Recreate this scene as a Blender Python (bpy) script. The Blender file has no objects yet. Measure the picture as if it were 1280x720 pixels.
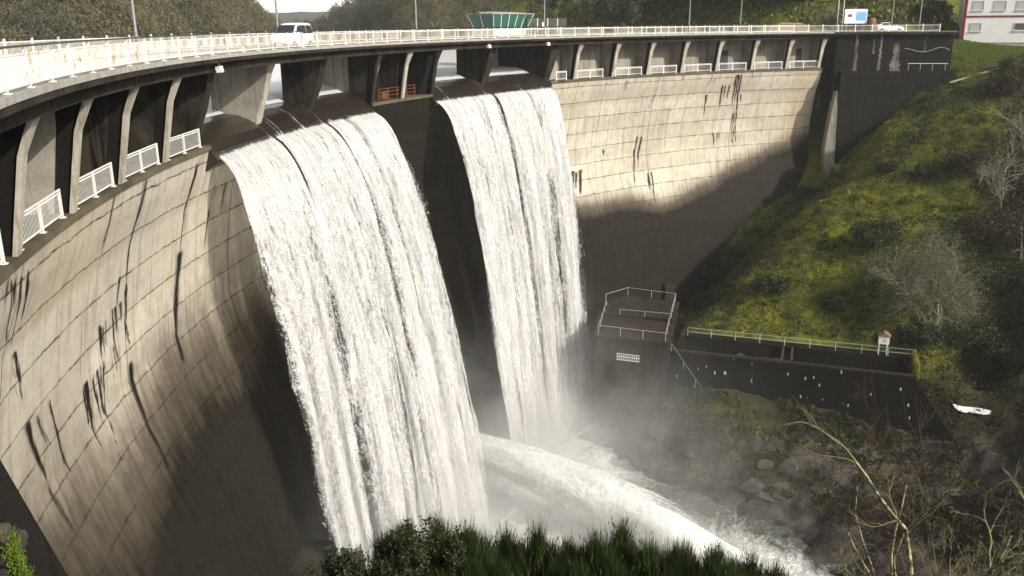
import bpy, math, random
import numpy as np
from mathutils import Vector, Matrix
random.seed(7); RNG = np.random.default_rng(7)
S = bpy.context.scene
COL = S.collection
R_ = math.radians

# ------------------------------------------------------------------ camera, sky, sun, exposure
F_PX, PITCH, ROLL, EYE = 1108.92, 0.2904, -0.0068, 1.618
_c, _s = math.cos(PITCH), math.sin(PITCH); _cr, _sr = math.cos(ROLL), math.sin(ROLL)
FW = np.array([0, _c, -_s]); _r0 = np.array([1., 0, 0]); _u0 = np.array([0, _s, _c])
RT = _cr * _r0 + _sr * _u0; UP = -_sr * _r0 + _cr * _u0
cd = bpy.data.cameras.new('camera'); cam = bpy.data.objects.new('camera', cd); COL.objects.link(cam)
cd.sensor_width = 36; cd.lens = 36 * F_PX / 1280; cd.clip_start = 0.2; cd.clip_end = 6000
cam.matrix_world = Matrix(((RT[0], UP[0], -FW[0], 0), (RT[1], UP[1], -FW[1], 0), (RT[2], UP[2], -FW[2], EYE), (0, 0, 0, 1)))
S.camera = cam
SUN_DIR = Vector((0.81, -0.58, 0.0)).normalized(); SUN_EL = R_(31)
SUN_DIR = Vector((SUN_DIR.x * math.cos(SUN_EL), SUN_DIR.y * math.cos(SUN_EL), math.sin(SUN_EL)))
W = bpy.data.worlds.new('World'); S.world = W; W.use_nodes = True
wt = W.node_tree; bg = wt.nodes['Background']
sky = wt.nodes.new('ShaderNodeTexSky'); sky.sky_type = 'NISHITA'; sky.sun_disc = False
sky.sun_elevation = SUN_EL; sky.sun_rotation = math.atan2(SUN_DIR.x, SUN_DIR.y)
sky.air_density = 1.0; sky.dust_density = 6.0; sky.ozone_density = 0.6
hs = wt.nodes.new('ShaderNodeHueSaturation'); hs.inputs['Saturation'].default_value = 0.35
wt.links.new(sky.outputs[0], hs.inputs['Color'])
_tc = wt.nodes.new('ShaderNodeTexCoord'); _sp = wt.nodes.new('ShaderNodeSeparateXYZ'); wt.links.new(_tc.outputs['Generated'], _sp.inputs[0])
_nz = wt.nodes.new('ShaderNodeTexNoise'); _nz.inputs['Scale'].default_value = 3.0; _nz.inputs['Detail'].default_value = 6; wt.links.new(_tc.outputs['Generated'], _nz.inputs['Vector'])
_m1 = wt.nodes.new('ShaderNodeMapRange'); _m1.inputs[1].default_value = 0.0; _m1.inputs[2].default_value = .45; _m1.inputs[3].default_value = .42; _m1.inputs[4].default_value = -.18; wt.links.new(_sp.outputs[2], _m1.inputs[0])
_ad = wt.nodes.new('ShaderNodeMath'); _ad.operation = 'ADD'; wt.links.new(_nz.outputs['Fac'], _ad.inputs[0]); wt.links.new(_m1.outputs[0], _ad.inputs[1])
_rp = wt.nodes.new('ShaderNodeMapRange'); _rp.interpolation_type = 'SMOOTHSTEP'; _rp.inputs[1].default_value = .40; _rp.inputs[2].default_value = .75; wt.links.new(_ad.outputs[0], _rp.inputs[0])
_mx = wt.nodes.new('ShaderNodeMix'); _mx.data_type = 'RGBA'; _mx.inputs[7].default_value = (9.5, 9.4, 9.2, 1); wt.links.new(_rp.outputs[0], _mx.inputs[0]); wt.links.new(hs.outputs[0], _mx.inputs[6]); wt.links.new(_mx.outputs[2], bg.inputs[0])
bg.inputs[1].default_value = 0.13
sd = bpy.data.lights.new('sun', 'SUN'); so = bpy.data.objects.new('sun', sd); COL.objects.link(so)
sd.energy = 4.4; sd.angle = R_(0.7); sd.color = (1.0, 0.95, 0.86)
so.rotation_euler = SUN_DIR.to_track_quat('Z', 'Y').to_euler()
S.view_settings.view_transform = 'Standard'; S.view_settings.look = 'None'
S.view_settings.exposure = 0.12; S.view_settings.gamma = 1.0; S.view_settings.use_curve_mapping = False
S.render.engine = 'CYCLES'
S.cycles.max_bounces = 8; S.cycles.diffuse_bounces = 2; S.cycles.glossy_bounces = 2
S.cycles.transparent_max_bounces = 24; S.cycles.volume_bounces = 2; S.cycles.transmission_bounces = 3
S.cycles.volume_step_rate = 2.0; S.cycles.volume_max_steps = 96

# ------------------------------------------------------------------ geometry helpers
CX, CY = 75.75, 48.62
R_EDGE = 91.68
def pol(th, r, z=0.0):
    t = R_(th); return np.array([CX - r * math.cos(t), CY + r * math.sin(t), z])
def polv(th, r, z):
    t = np.radians(th); return np.stack([CX - r * np.cos(t), CY + r * np.sin(t), np.broadcast_to(z, np.shape(t * r * z))], -1)
PZ = np.array([-60, -46, -38, -32, -26.4, -21.6, -18.7, -16, -13, -10.7, -8.7, -6.8, -5.2, 0])
PR = np.array([86, 88.5, 90, 91.2, 92.6, 94.2, 95.15, 95.75, 95.57, 95.2, 94.8, 94.05, 93.6, 93.4])
def prof(z): return np.interp(z, PZ, PR)
ORG = np.array([0, 0, EYE])
def ray(x, y): return FW + RT * ((x - 640) / F_PX) + UP * ((360 - y) / F_PX)
def at(x, y, z):                       # survey helper: where the sight line of a photo point meets height z
    d = ray(x, y); return ORG + d * ((z - EYE) / d[2])
def far(x, y, dist):                   # ... or horizontal distance dist
    d = ray(x, y); return ORG + d * (dist / math.hypot(d[0], d[1]))
def onwall(x, y):                      # ... or the dam's curved face -> azimuth, height
    d = ray(x, y); r = 93.6; C2 = np.array([CX, CY])
    for _ in range(30):
        a = d[:2] @ d[:2]; b = 2 * (-C2) @ d[:2]; c = C2 @ C2 - r * r
        t = (-b + math.sqrt(b * b - 4 * a * c)) / (2 * a); P = ORG + d * t
        r = .5 * r + .5 * float(prof(P[2]))
    return math.degrees(math.atan2(P[1] - CY, CX - P[0])), P[2]

class MB:
    def __init__(s): s.v = []; s.f = []; s.n = 0
    def add(s, V, Fc):
        V = np.asarray(V, float); o = s.n
        s.v.append(V); s.f.extend([tuple(int(i) + o for i in f) for f in Fc]); s.n += len(V); return s
    def box(s, c, size, rz=0.0, M=None):
        x, y, z = [q / 2 for q in size]
        V = np.array([(a * x, b * y, d * z) for d in (-1, 1) for b in (-1, 1) for a in (-1, 1)])
        if rz: ca, sa = math.cos(rz), math.sin(rz); V = V @ np.array([[ca, sa, 0], [-sa, ca, 0], [0, 0, 1]])
        if M is not None: V = V @ np.asarray(M).T
        return s.add(V + np.asarray(c, float), [(0, 2, 3, 1), (4, 5, 7, 6), (0, 1, 5, 4), (2, 6, 7, 3), (0, 4, 6, 2), (1, 3, 7, 5)])
    def bar(s, a, b, w, h=None, up=(0, 0, 1)):       # rectangular bar from a to b
        a = np.asarray(a, float); b = np.asarray(b, float); h = w if h is None else h
        d = b - a; L = np.linalg.norm(d); d /= L; u = np.asarray(up, float)
        if abs(d @ u) > .98: u = np.array([1., 0, 0])
        sx = np.cross(d, u); sx /= np.linalg.norm(sx); uu = np.cross(sx, d)
        V = [p + sx * i * w / 2 + uu * j * h / 2 for p in (a, b) for j in (-1, 1) for i in (-1, 1)]
        return s.add(V, [(0, 2, 3, 1), (4, 5, 7, 6), (0, 1, 5, 4), (2, 6, 7, 3), (0, 4, 6, 2), (1, 3, 7, 5)])
    def tube(s, pts, rad, n=6, cap=True):
        pts = np.asarray(pts, float); m = len(pts); rad = np.broadcast_to(np.asarray(rad, float), (m,))
        V = []; prev = None
        for i in range(m):
            d = pts[min(i + 1, m - 1)] - pts[max(i - 1, 0)]; d = d / (np.linalg.norm(d) + 1e-9)
            u = prev if prev is not None else (np.array([0, 0, 1.]) if abs(d[2]) < .9 else np.array([1., 0, 0]))
            sx = np.cross(d, u); sx /= np.linalg.norm(sx) + 1e-9; uu = np.cross(sx, d); prev = uu
            for k in range(n):
                a = 2 * math.pi * k / n; V.append(pts[i] + rad[i] * (math.cos(a) * sx + math.sin(a) * uu))
        Fc = [(i * n + k, i * n + (k + 1) % n, (i + 1) * n + (k + 1) % n, (i + 1) * n + k) for i in range(m - 1) for k in range(n)]
        if cap: Fc += [tuple(range(n))[::-1], tuple((m - 1) * n + k for k in range(n))]
        return s.add(V, Fc)
    def prism(s, poly, off):                           # planar polygon swept by vector off
        P = np.asarray(poly, float); n = len(P); V = np.concatenate([P, P + np.asarray(off, float)])
        return s.add(V, [tuple(range(n))[::-1], tuple(range(n, 2 * n))] + [(i, (i + 1) % n, n + (i + 1) % n, n + i) for i in range(n)])
    def grid(s, P):                                    # P[i][j] points
        P = np.asarray(P, float); a, b = P.shape[:2]
        return s.add(P.reshape(-1, 3), [(i * b + j, i * b + j + 1, (i + 1) * b + j + 1, (i + 1) * b + j) for i in range(a - 1) for j in range(b - 1)])
    def build(s, name, mat, parent=None, smooth=False, loc=None):
        V = np.concatenate(s.v)
        if loc is not None: V = V - np.asarray(loc, float)
        return mesh_obj(name, V, s.f, mat, parent, smooth, loc)

def mesh_obj(name, V, Fc, mat, parent=None, smooth=False, loc=None):
    me = bpy.data.meshes.new(name); me.from_pydata(np.asarray(V).tolist(), [], Fc); me.update()
    return _fin(name, me, mat, parent, smooth, loc)
def _fin(name, me, mat, parent=None, smooth=False, loc=None):
    if mat is not None: me.materials.append(mat)
    if smooth: me.polygons.foreach_set('use_smooth', [True] * len(me.polygons))
    o = bpy.data.objects.new(name, me); COL.objects.link(o)
    if loc is not None: o.location = loc
    if parent is not None: o.parent = parent
    return o
def quads_obj(name, V, mat, parent=None, loc=None, k=4):   # V (n*k,3): loose k-gons, fast
    V = np.asarray(V, np.float32)
    if loc is not None: V = V - np.asarray(loc, np.float32)
    n = len(V) // k; me = bpy.data.meshes.new(name)
    me.vertices.add(len(V)); me.vertices.foreach_set('co', V.ravel())
    me.loops.add(n * k); me.loops.foreach_set('vertex_index', np.arange(n * k, dtype=np.int32))
    me.polygons.add(n); me.polygons.foreach_set('loop_start', np.arange(0, n * k, k, dtype=np.int32))
    me.polygons.foreach_set('loop_total', np.full(n, k, np.int32)); me.update(calc_edges=True); me.validate()
    return _fin(name, me, mat, parent, False, loc)
def grid_obj(name, P, mat, parent=None, smooth=True, uv=None, attrs=None, loc=None):
    P = np.asarray(P, np.float32); a, b = P.shape[:2]
    i = np.arange(a * b, dtype=np.int32).reshape(a, b)
    Q = np.stack([i[:-1, :-1], i[:-1, 1:], i[1:, 1:], i[1:, :-1]], -1).reshape(-1, 4); n = len(Q)
    V = P.reshape(-1, 3)
    if loc is not None: V = V - np.asarray(loc, np.float32)
    me = bpy.data.meshes.new(name); me.vertices.add(a * b); me.vertices.foreach_set('co', V.ravel())
    me.loops.add(n * 4); me.loops.foreach_set('vertex_index', Q.ravel())
    me.polygons.add(n); me.polygons.foreach_set('loop_start', np.arange(0, n * 4, 4, dtype=np.int32))
    me.polygons.foreach_set('loop_total', np.full(n, 4, np.int32)); me.update(calc_edges=True)
    if uv is not None:
        ul = me.uv_layers.new(name='UVMap'); ul.data.foreach_set('uv', np.asarray(uv, np.float32).reshape(-1, 2)[Q.ravel()].ravel())
    for k, A in (attrs or {}).items():
        at_ = me.attributes.new(k, 'FLOAT', 'POINT'); at_.data.foreach_set('value', np.asarray(A, np.float32).ravel())
    return _fin(name, me, mat, parent, smooth, loc)
def empty(name, loc=(0, 0, 0), rz=0.0):
    o = bpy.data.objects.new(name, None); COL.objects.link(o); o.location = loc; o.rotation_euler = (0, 0, rz)
    o.empty_display_size = .2; return o
def tag(o, label, cat, group=None, kind=None):
    if label: o['label'] = label
    if cat: o['category'] = cat
    if group: o['group'] = group
    if kind: o['kind'] = kind
    return o
def put(o, parent):                                    # parent keeping world placement (parents are unrotated or placed first)
    o.parent = parent; return o
def copy_tree(o, parent=None):
    c = o.copy(); COL.objects.link(c)
    if parent is not None: c.parent = parent
    for ch in list(o.children): copy_tree(ch, c)
    return c

def rand_dirs(g, n): v = g.normal(0, 1, (n, 3)); return v / np.linalg.norm(v, axis=1, keepdims=True)
def blades(g, B, h, w, lean):                       # grass-like triangles rooted at B
    n = len(B); d = g.normal(0, lean, (n, 3)); d[:, 2] = 1; d /= np.linalg.norm(d, axis=1, keepdims=True); sd = np.cross(d, rand_dirs(g, n)); sd /= np.linalg.norm(sd, axis=1, keepdims=True) + 1e-9
    h = (np.broadcast_to(h, (n,)) * g.uniform(.5, 1.3, n))[:, None]; return np.stack([B - sd * w, B + sd * w, B + d * h], 1).reshape(-1, 3)
# smooth value noise for meshes
def vnoise(x, y, seed=0):
    def h(i, j):
        n = (i * 374761393 + j * 668265263 + seed * 974711) & 0x7fffffff
        n = ((n ^ (n >> 13)) * 1274126177) & 0x7fffffff
        return ((n ^ (n >> 16)) & 0xffff) / 65535.0
    x = np.asarray(x, float); y = np.asarray(y, float)
    xi = np.floor(x).astype(np.int64); yi = np.floor(y).astype(np.int64); fx = x - xi; fy = y - yi
    fx = fx * fx * (3 - 2 * fx); fy = fy * fy * (3 - 2 * fy)
    return (h(xi, yi) * (1 - fx) + h(xi + 1, yi) * fx) * (1 - fy) + (h(xi, yi + 1) * (1 - fx) + h(xi + 1, yi + 1) * fx) * fy
def fbm(x, y, o=4, seed=0):
    s = 0; a = .5; t = 0
    for k in range(o): s = s + a * vnoise(x * 2 ** k, y * 2 ** k, seed + k); t += a; a *= .5
    return s / t

# ------------------------------------------------------------------ materials
class NT:
    def __init__(s, name):
        s.m = bpy.data.materials.new(name); s.m.use_nodes = True; s.t = s.m.node_tree
        s.b = s.t.nodes['Principled BSDF']; s.out = s.t.nodes['Material Output']
    def n(s, typ, **kw):
        d = s.t.nodes.new('ShaderNode' + typ)
        for k, v in kw.items():
            if isinstance(v, bpy.types.NodeSocket): s.t.links.new(v, d.inputs[k])
            elif k in d.inputs.keys() : d.inputs[k].default_value = v
            else: setattr(d, k, v)
        return d
    def l(s, a, b): s.t.links.new(a, b)
    def coord(s, kind='Object', scale=(1, 1, 1)):
        c = s.n('TexCoord'); mp = s.n('Mapping'); mp.inputs['Scale'].default_value = scale
        s.l(c.outputs[kind], mp.inputs[0]); return mp.outputs[0]
    def pos(s, scale=(1, 1, 1)):
        c = s.n('NewGeometry'); mp = s.n('Mapping'); mp.inputs['Scale'].default_value = scale
        s.l(c.outputs['Position'], mp.inputs[0]); return mp.outputs[0]
    def noise(s, vec, scale, detail=4, rough=.55, dist=0):
        d = s.n('TexNoise'); s.l(vec, d.inputs['Vector']); d.inputs['Scale'].default_value = scale
        d.inputs['Detail'].default_value = detail; d.inputs['Roughness'].default_value = rough; d.inputs['Distortion'].default_value = dist
        return d.outputs['Fac']
    def ramp(s, fac, stops):
        d = s.n('ValToRGB'); s.l(fac, d.inputs[0]); e = d.color_ramp.elements
        while len(e) < len(stops): e.new(.5)
        for q, (p_, c) in zip(e, stops):
            q.position = p_; q.color = (c, c, c, 1) if not hasattr(c, '__len__') else (*c, 1)
        return d.outputs[0]
    def mix(s, fac, a, b, mode='MIX'):
        d = s.n('Mix', data_type='RGBA', blend_type=mode)
        for sock, v in ((d.inputs[0], fac), (d.inputs[6], a), (d.inputs[7], b)):
            if isinstance(v, bpy.types.NodeSocket): s.l(v, sock)
            elif hasattr(v, '__len__'): sock.default_value = (*v, 1)
            else: sock.default_value = v
        return d.outputs[2]
    def math(s, op, a, b=0.0, clamp=False):
        d = s.n('Math', operation=op, use_clamp=clamp)
        for sock, v in zip(d.inputs, (a, b)):
            if isinstance(v, bpy.types.NodeSocket): s.l(v, sock)
            else: sock.default_value = v
        return d.outputs[0]
    def bump(s, h, strength=.3, dist=.05):
        d = s.n('Bump'); d.inputs['Strength'].default_value = strength; d.inputs['Distance'].default_value = dist
        s.l(h, d.inputs['Height']); s.l(d.outputs[0], s.b.inputs['Normal'])
    def base(s, c, rough=.8, metal=0.0, spec=.3):
        if isinstance(c, bpy.types.NodeSocket): s.l(c, s.b.inputs['Base Color'])
        else: s.b.inputs['Base Color'].default_value = (*c, 1)
        if isinstance(rough, bpy.types.NodeSocket): s.l(rough, s.b.inputs['Roughness'])
        else: s.b.inputs['Roughness'].default_value = rough
        s.b.inputs['Metallic'].default_value = metal; s.b.inputs['Specular IOR Level'].default_value = spec
        return s.m

def m_plain(name, c, rough=.6, metal=0.0, var=.25, scale=3.0, c2=None, spec=.3):
    t = NT(name); v = t.pos(); f = t.noise(v, scale, 5, .6)
    c2 = c2 or tuple(q * (1 - var) for q in c)
    return t.base(t.mix(t.ramp(f, [(.35, 0.), (.7, 1.)]), c, c2), rough, metal, spec)

def m_concrete(name, c=(.34, .315, .26), dark=(.10, .09, .07), amount=.45, streak=True):
    t = NT(name); v = t.pos(); f1 = t.noise(v, .55, 6, .62); f2 = t.noise(v, 7, 5, .6)
    vs = t.pos((2.2, 2.2, .13)); f3 = t.noise(vs, 1.3, 5, .65)
    col = t.mix(t.ramp(f2, [(.3, 0.), (.75, 1.)]), c, tuple(q * .72 for q in c))
    col = t.mix(t.math('MULTIPLY', t.ramp(f1, [(.42, 0.), (.68, 1.)]), amount), col, dark)
    if streak: col = t.mix(t.math('MULTIPLY', t.ramp(f3, [(.50, 0.), (.66, 1.)]), amount * 1.15), col, tuple(q * .7 for q in dark))
    t.bump(f2, .35, .03); return t.base(col, .92, 0, .10)

def m_wall():
    t = NT('dam_concrete')
    u = t.n('UVMap').outputs[0]; sp = t.n('SeparateXYZ'); t.l(u, sp.inputs[0])
    def at_(n): a = t.n('Attribute'); a.attribute_name = n; return a.outputs['Fac']
    def lines(x, period, w, off=0.0):
        q = t.math('FRACT', t.math('DIVIDE', t.math('ADD', x, off), period)); q = t.math('ABSOLUTE', t.math('SUBTRACT', q, .5))
        return t.math('GREATER_THAN', q, .5 - w / period)
    mp = t.n('Mapping'); t.l(u, mp.inputs[0]); v = mp.outputs[0]
    def nz(sx, sy, sc, det=5, ro=.6):
        m2 = t.n('Mapping'); m2.inputs['Scale'].default_value = (sx, sy, 1); t.l(u, m2.inputs[0]); return t.noise(m2.outputs[0], sc, det, ro)
    wob = t.math('MULTIPLY', t.math('SUBTRACT', nz(1, 1, .9), .5), .35)
    uu = t.math('ADD', sp.outputs[0], t.math('MULTIPLY', wob, .5)); vv = t.math('ADD', sp.outputs[1], wob)
    big = nz(1, 1, .18); med = nz(1, 1, 1.1, 6, .65); fine = nz(1, 1, 9, 4, .6); vst = nz(2.2, .14, .9, 6, .68); vst2 = nz(5., .22, 1.1, 4, .65)
    # lift-by-lift, panel-by-panel tone
    cell = t.n('TexWhiteNoise', noise_dimensions='2D'); cb = t.n('CombineXYZ')
    t.l(t.math('FLOOR', t.math('DIVIDE', t.math('ADD', sp.outputs[0], 3.1), 7.85)), cb.inputs[0]); t.l(t.math('FLOOR', t.math('DIVIDE', sp.outputs[1], 2.05)), cb.inputs[1]); t.l(cb.outputs[0], cell.inputs['Vector'])
    col = t.mix(t.ramp(big, [(.3, 0.), (.7, 1.)]), (.60, .572, .475), (.49, .458, .37))
    col = t.mix(t.math('MULTIPLY', cell.outputs['Value'], .45), col, (.30, .275, .225))
    col = t.mix(t.math('MULTIPLY', t.ramp(med, [(.45, 0.), (.75, 1.)]), .5), col, (.24, .20, .15))
    col = t.mix(t.math('MULTIPLY', t.ramp(vst2, [(.52, 0.), (.72, 1.)]), .35), col, (.50, .47, .40))
    col = t.mix(t.math('MULTIPLY', t.ramp(vst, [(.50, 0.), (.74, 1.)]), .7), col, (.15, .128, .10))
    col = t.mix(t.math('MULTIPLY', t.ramp(fine, [(.4, 0.), (.8, 1.)]), .3), col, (.18, .16, .13))
    col = t.mix(t.math('MULTIPLY', at_('rust'), t.math('MULTIPLY', t.ramp(vst, [(.3, 1.), (.7, .2)]), .6)), col, (.42, .27, .12))
    ln = t.math('MULTIPLY', lines(vv, 2.05, .045), t.ramp(med, [(.35, .25), (.6, 1.)]))
    pn = t.math('MULTIPLY', lines(uu, 1.9625, .022, 3.1), t.ramp(nz(1, .5, .35), [(.45, .0), (.6, .55)]))
    hl = t.math('MULTIPLY', lines(vv, .41, .018), t.ramp(nz(.6, 1, .5), [(.5, .0), (.68, .35)]))
    jt = t.math('MULTIPLY', lines(uu, 15.7, .05, 6.0), .8)
    for m_, c_ in ((pn, (.11, .095, .075)), (hl, (.14, .12, .095)), (ln, (.07, .06, .045)), (jt, (.05, .043, .033))): col = t.mix(m_, col, c_)
    damp = t.math('ADD', at_('damp'), t.math('MULTIPLY', t.math('SUBTRACT', t.math('ADD', t.math('MULTIPLY', nz(1, .5, .7, 6, .65), .6), t.math('MULTIPLY', vst, .4)), .5), .42))  # damp: wet concrete plus the painted hill shadow on the right
    d1 = t.ramp(damp, [(.16, 0.), (.58, 1.)]); damp_shade_m = t.ramp(damp, [(.38, 0.), (.86, 1.)])  # wet concrete and the painted hill shadow share these masks
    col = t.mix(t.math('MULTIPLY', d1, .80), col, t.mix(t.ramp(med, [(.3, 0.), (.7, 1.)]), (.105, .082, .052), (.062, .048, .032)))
    col = t.mix(t.math('MULTIPLY', damp_shade_m, .95), col, t.mix(t.ramp(vst, [(.4, 0.), (.7, 1.)]), t.mix(t.ramp(med, [(.3, 0.), (.7, 1.)]), (.013, .0105, .0075), (.007, .006, .0045)), (.004, .0034, .0028)))
    st = t.math('ADD', at_('stain'), t.math('MULTIPLY', t.math('SUBTRACT', t.math('ADD', t.math('MULTIPLY', vst2, .55), t.math('MULTIPLY', nz(9., .5, 1.3, 5, .7), .45)), .5), 1.25)); stm = t.ramp(st, [(.28, 0.), (.80, 1.)])
    col = t.mix(t.math('MULTIPLY', stm, t.math('MULTIPLY', at_('stain'), 1.4, True)), col, (.014, .012, .010))
    rg = t.mix(damp_shade_m, (.9, .9, .9), (.55, .55, .55))
    hh = t.math('SUBTRACT', t.math('ADD', t.math('MULTIPLY', med, .5), t.math('MULTIPLY', fine, .25)), t.math('ADD', t.math('MULTIPLY', ln, .8), t.math('MULTIPLY', jt, .8)))
    t.bump(hh, .5, .06)
    return t.base(col, rg, 0, .05)

def m_leaf(name, cols, rough=.6, trans=.25, patch=.35):
    t = NT(name); g = t.n('NewGeometry'); isl = g.outputs['Random Per Island']
    v = t.pos(); f = t.noise(v, patch, 3, .6)
    n = len(cols); c1 = t.ramp(isl, [((i + .5) / n, c) for i, c in enumerate(cols)])
    col = t.mix(t.ramp(f, [(.35, 0.), (.65, 1.)]), c1, t.mix(.5, c1, cols[0], 'MIX'))
    t.base(col, rough, 0, .2)
    tr = t.n('BsdfTranslucent'); t.l(col, tr.inputs[0]); mx = t.n('MixShader'); mx.inputs[0].default_value = trans
    t.l(t.b.outputs[0], mx.inputs[1]); t.l(tr.outputs[0], mx.inputs[2]); t.l(mx.outputs[0], t.out.inputs[0]); return t.m

def m_bark(name, c, c2, scale=6, lo=.4, hi=.6):
    t = NT(name); v = t.pos(); f = t.noise(v, scale, 5, .65)
    t.bump(f, .5, .02); return t.base(t.mix(t.ramp(f, [(lo, 0.), (hi, 1.)]), c, c2), .9)

M = {}
M['lf_moss'] = m_leaf('moss_tuft', [(.19, .185, .012), (.12, .135, .012), (.24, .22, .014), (.06, .08, .012)], .8, .12, .25)
M['wall'] = m_wall()
M['conc'] = m_concrete('concrete')
M['conc_light'] = m_concrete('pale_concrete', (.50, .46, .375), (.12, .10, .08), .45)
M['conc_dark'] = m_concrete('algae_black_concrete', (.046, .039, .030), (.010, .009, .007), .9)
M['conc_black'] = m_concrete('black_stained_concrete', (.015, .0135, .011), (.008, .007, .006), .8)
M['conc_brown'] = m_concrete('brown_damp_concrete', (.036, .028, .019), (.014, .011, .008), .8)
M['asphalt'] = m_plain('worn_concrete_road', (.30, .29, .27), .8, scale=2)
M['grey_top'] = m_plain('kerb_concrete', (.36, .345, .31), .9, scale=2, var=.35)
def m_white():
    t = NT('weathered_white_paint'); v = t.pos(); f = t.noise(v, 1.6, 6, .7); f2 = t.noise(v, 6, 4, .7)
    col = t.mix(t.ramp(f2, [(.4, 0.), (.8, 1.)]), (.84, .81, .73), (.70, .65, .55))
    col = t.mix(t.ramp(f, [(.56, 0.), (.68, 1.)]), col, (.46, .27, .11)); return t.base(col, .45, 0, .4)
M['white'] = m_white()
M['white_clean'] = m_plain('white_paint', (.80, .79, .75), .5, var=.12)
M['black_rail'] = m_plain('dark_handrail', (.02, .02, .02), .4, scale=5)
M['rail_grey'] = m_plain('dull_pale_rail', (.46, .45, .41), .6, scale=2, var=.4)
M['steel'] = m_plain('galvanised_steel', (.36, .36, .36), .45, .6, scale=4)
M['orange'] = m_plain('orange_rust_paint', (.17, .055, .018), .7, scale=6, c2=(.09, .04, .015))
M['red'] = m_plain('dark_red_paint', (.22, .02, .02), .6)
M['wall_white'] = m_plain('white_render', (.82, .81, .78), .8, var=.08, scale=.6)
M['shutter'] = m_plain('shutter_grey', (.52, .52, .49), .5, var=.15, scale=6)
M['tyre'] = m_plain('tyre_rubber', (.015, .015, .015), .8)
M['car_white'] = m_plain('white_car_paint', (.80, .80, .79), .25, var=.04, spec=.5)
M['lamp'] = m_plain('headlight_lens', (.55, .56, .56), .1, spec=.6)
M['tail'] = m_plain('tail_light_red', (.35, .02, .02), .2, spec=.6)
M['glass_dark'] = m_plain('dark_glass', (.03, .035, .035), .06, spec=.6, scale=.4)
M['plate'] = m_plain('dark_trim', (.03, .03, .03), .6)
def m_green():
    t = NT('green_tinted_glass'); f = t.noise(t.pos((1, 1, .3)), .9, 3)
    return t.base(t.mix(f, (.018, .085, .062), (.035, .14, .105)), .12, 0, .5)
M['green_glass'] = m_green()
M['brick'] = m_plain('brown_stone', (.26, .15, .10), .9, scale=5, var=.4)
M['sign_blue'] = m_plain('sign_pale_blue', (.22, .48, .82), .5, var=.35, scale=1.2)
M['sign_navy'] = m_plain('sign_navy', (.03, .04, .28), .5)
M['yellow'] = m_plain('sign_yellow', (.8, .6, .05), .5)
M['moss'] = m_plain('yellow_moss', (.15, .145, .012), .95, scale=6, var=.6)
M['rock'] = m_bark('wet_rock', (.075, .066, .054), (.022, .019, .016), .9, .38, .62)
M['mesh_dark'] = m_plain('dark_mesh', (.02, .022, .02), .7)

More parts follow.
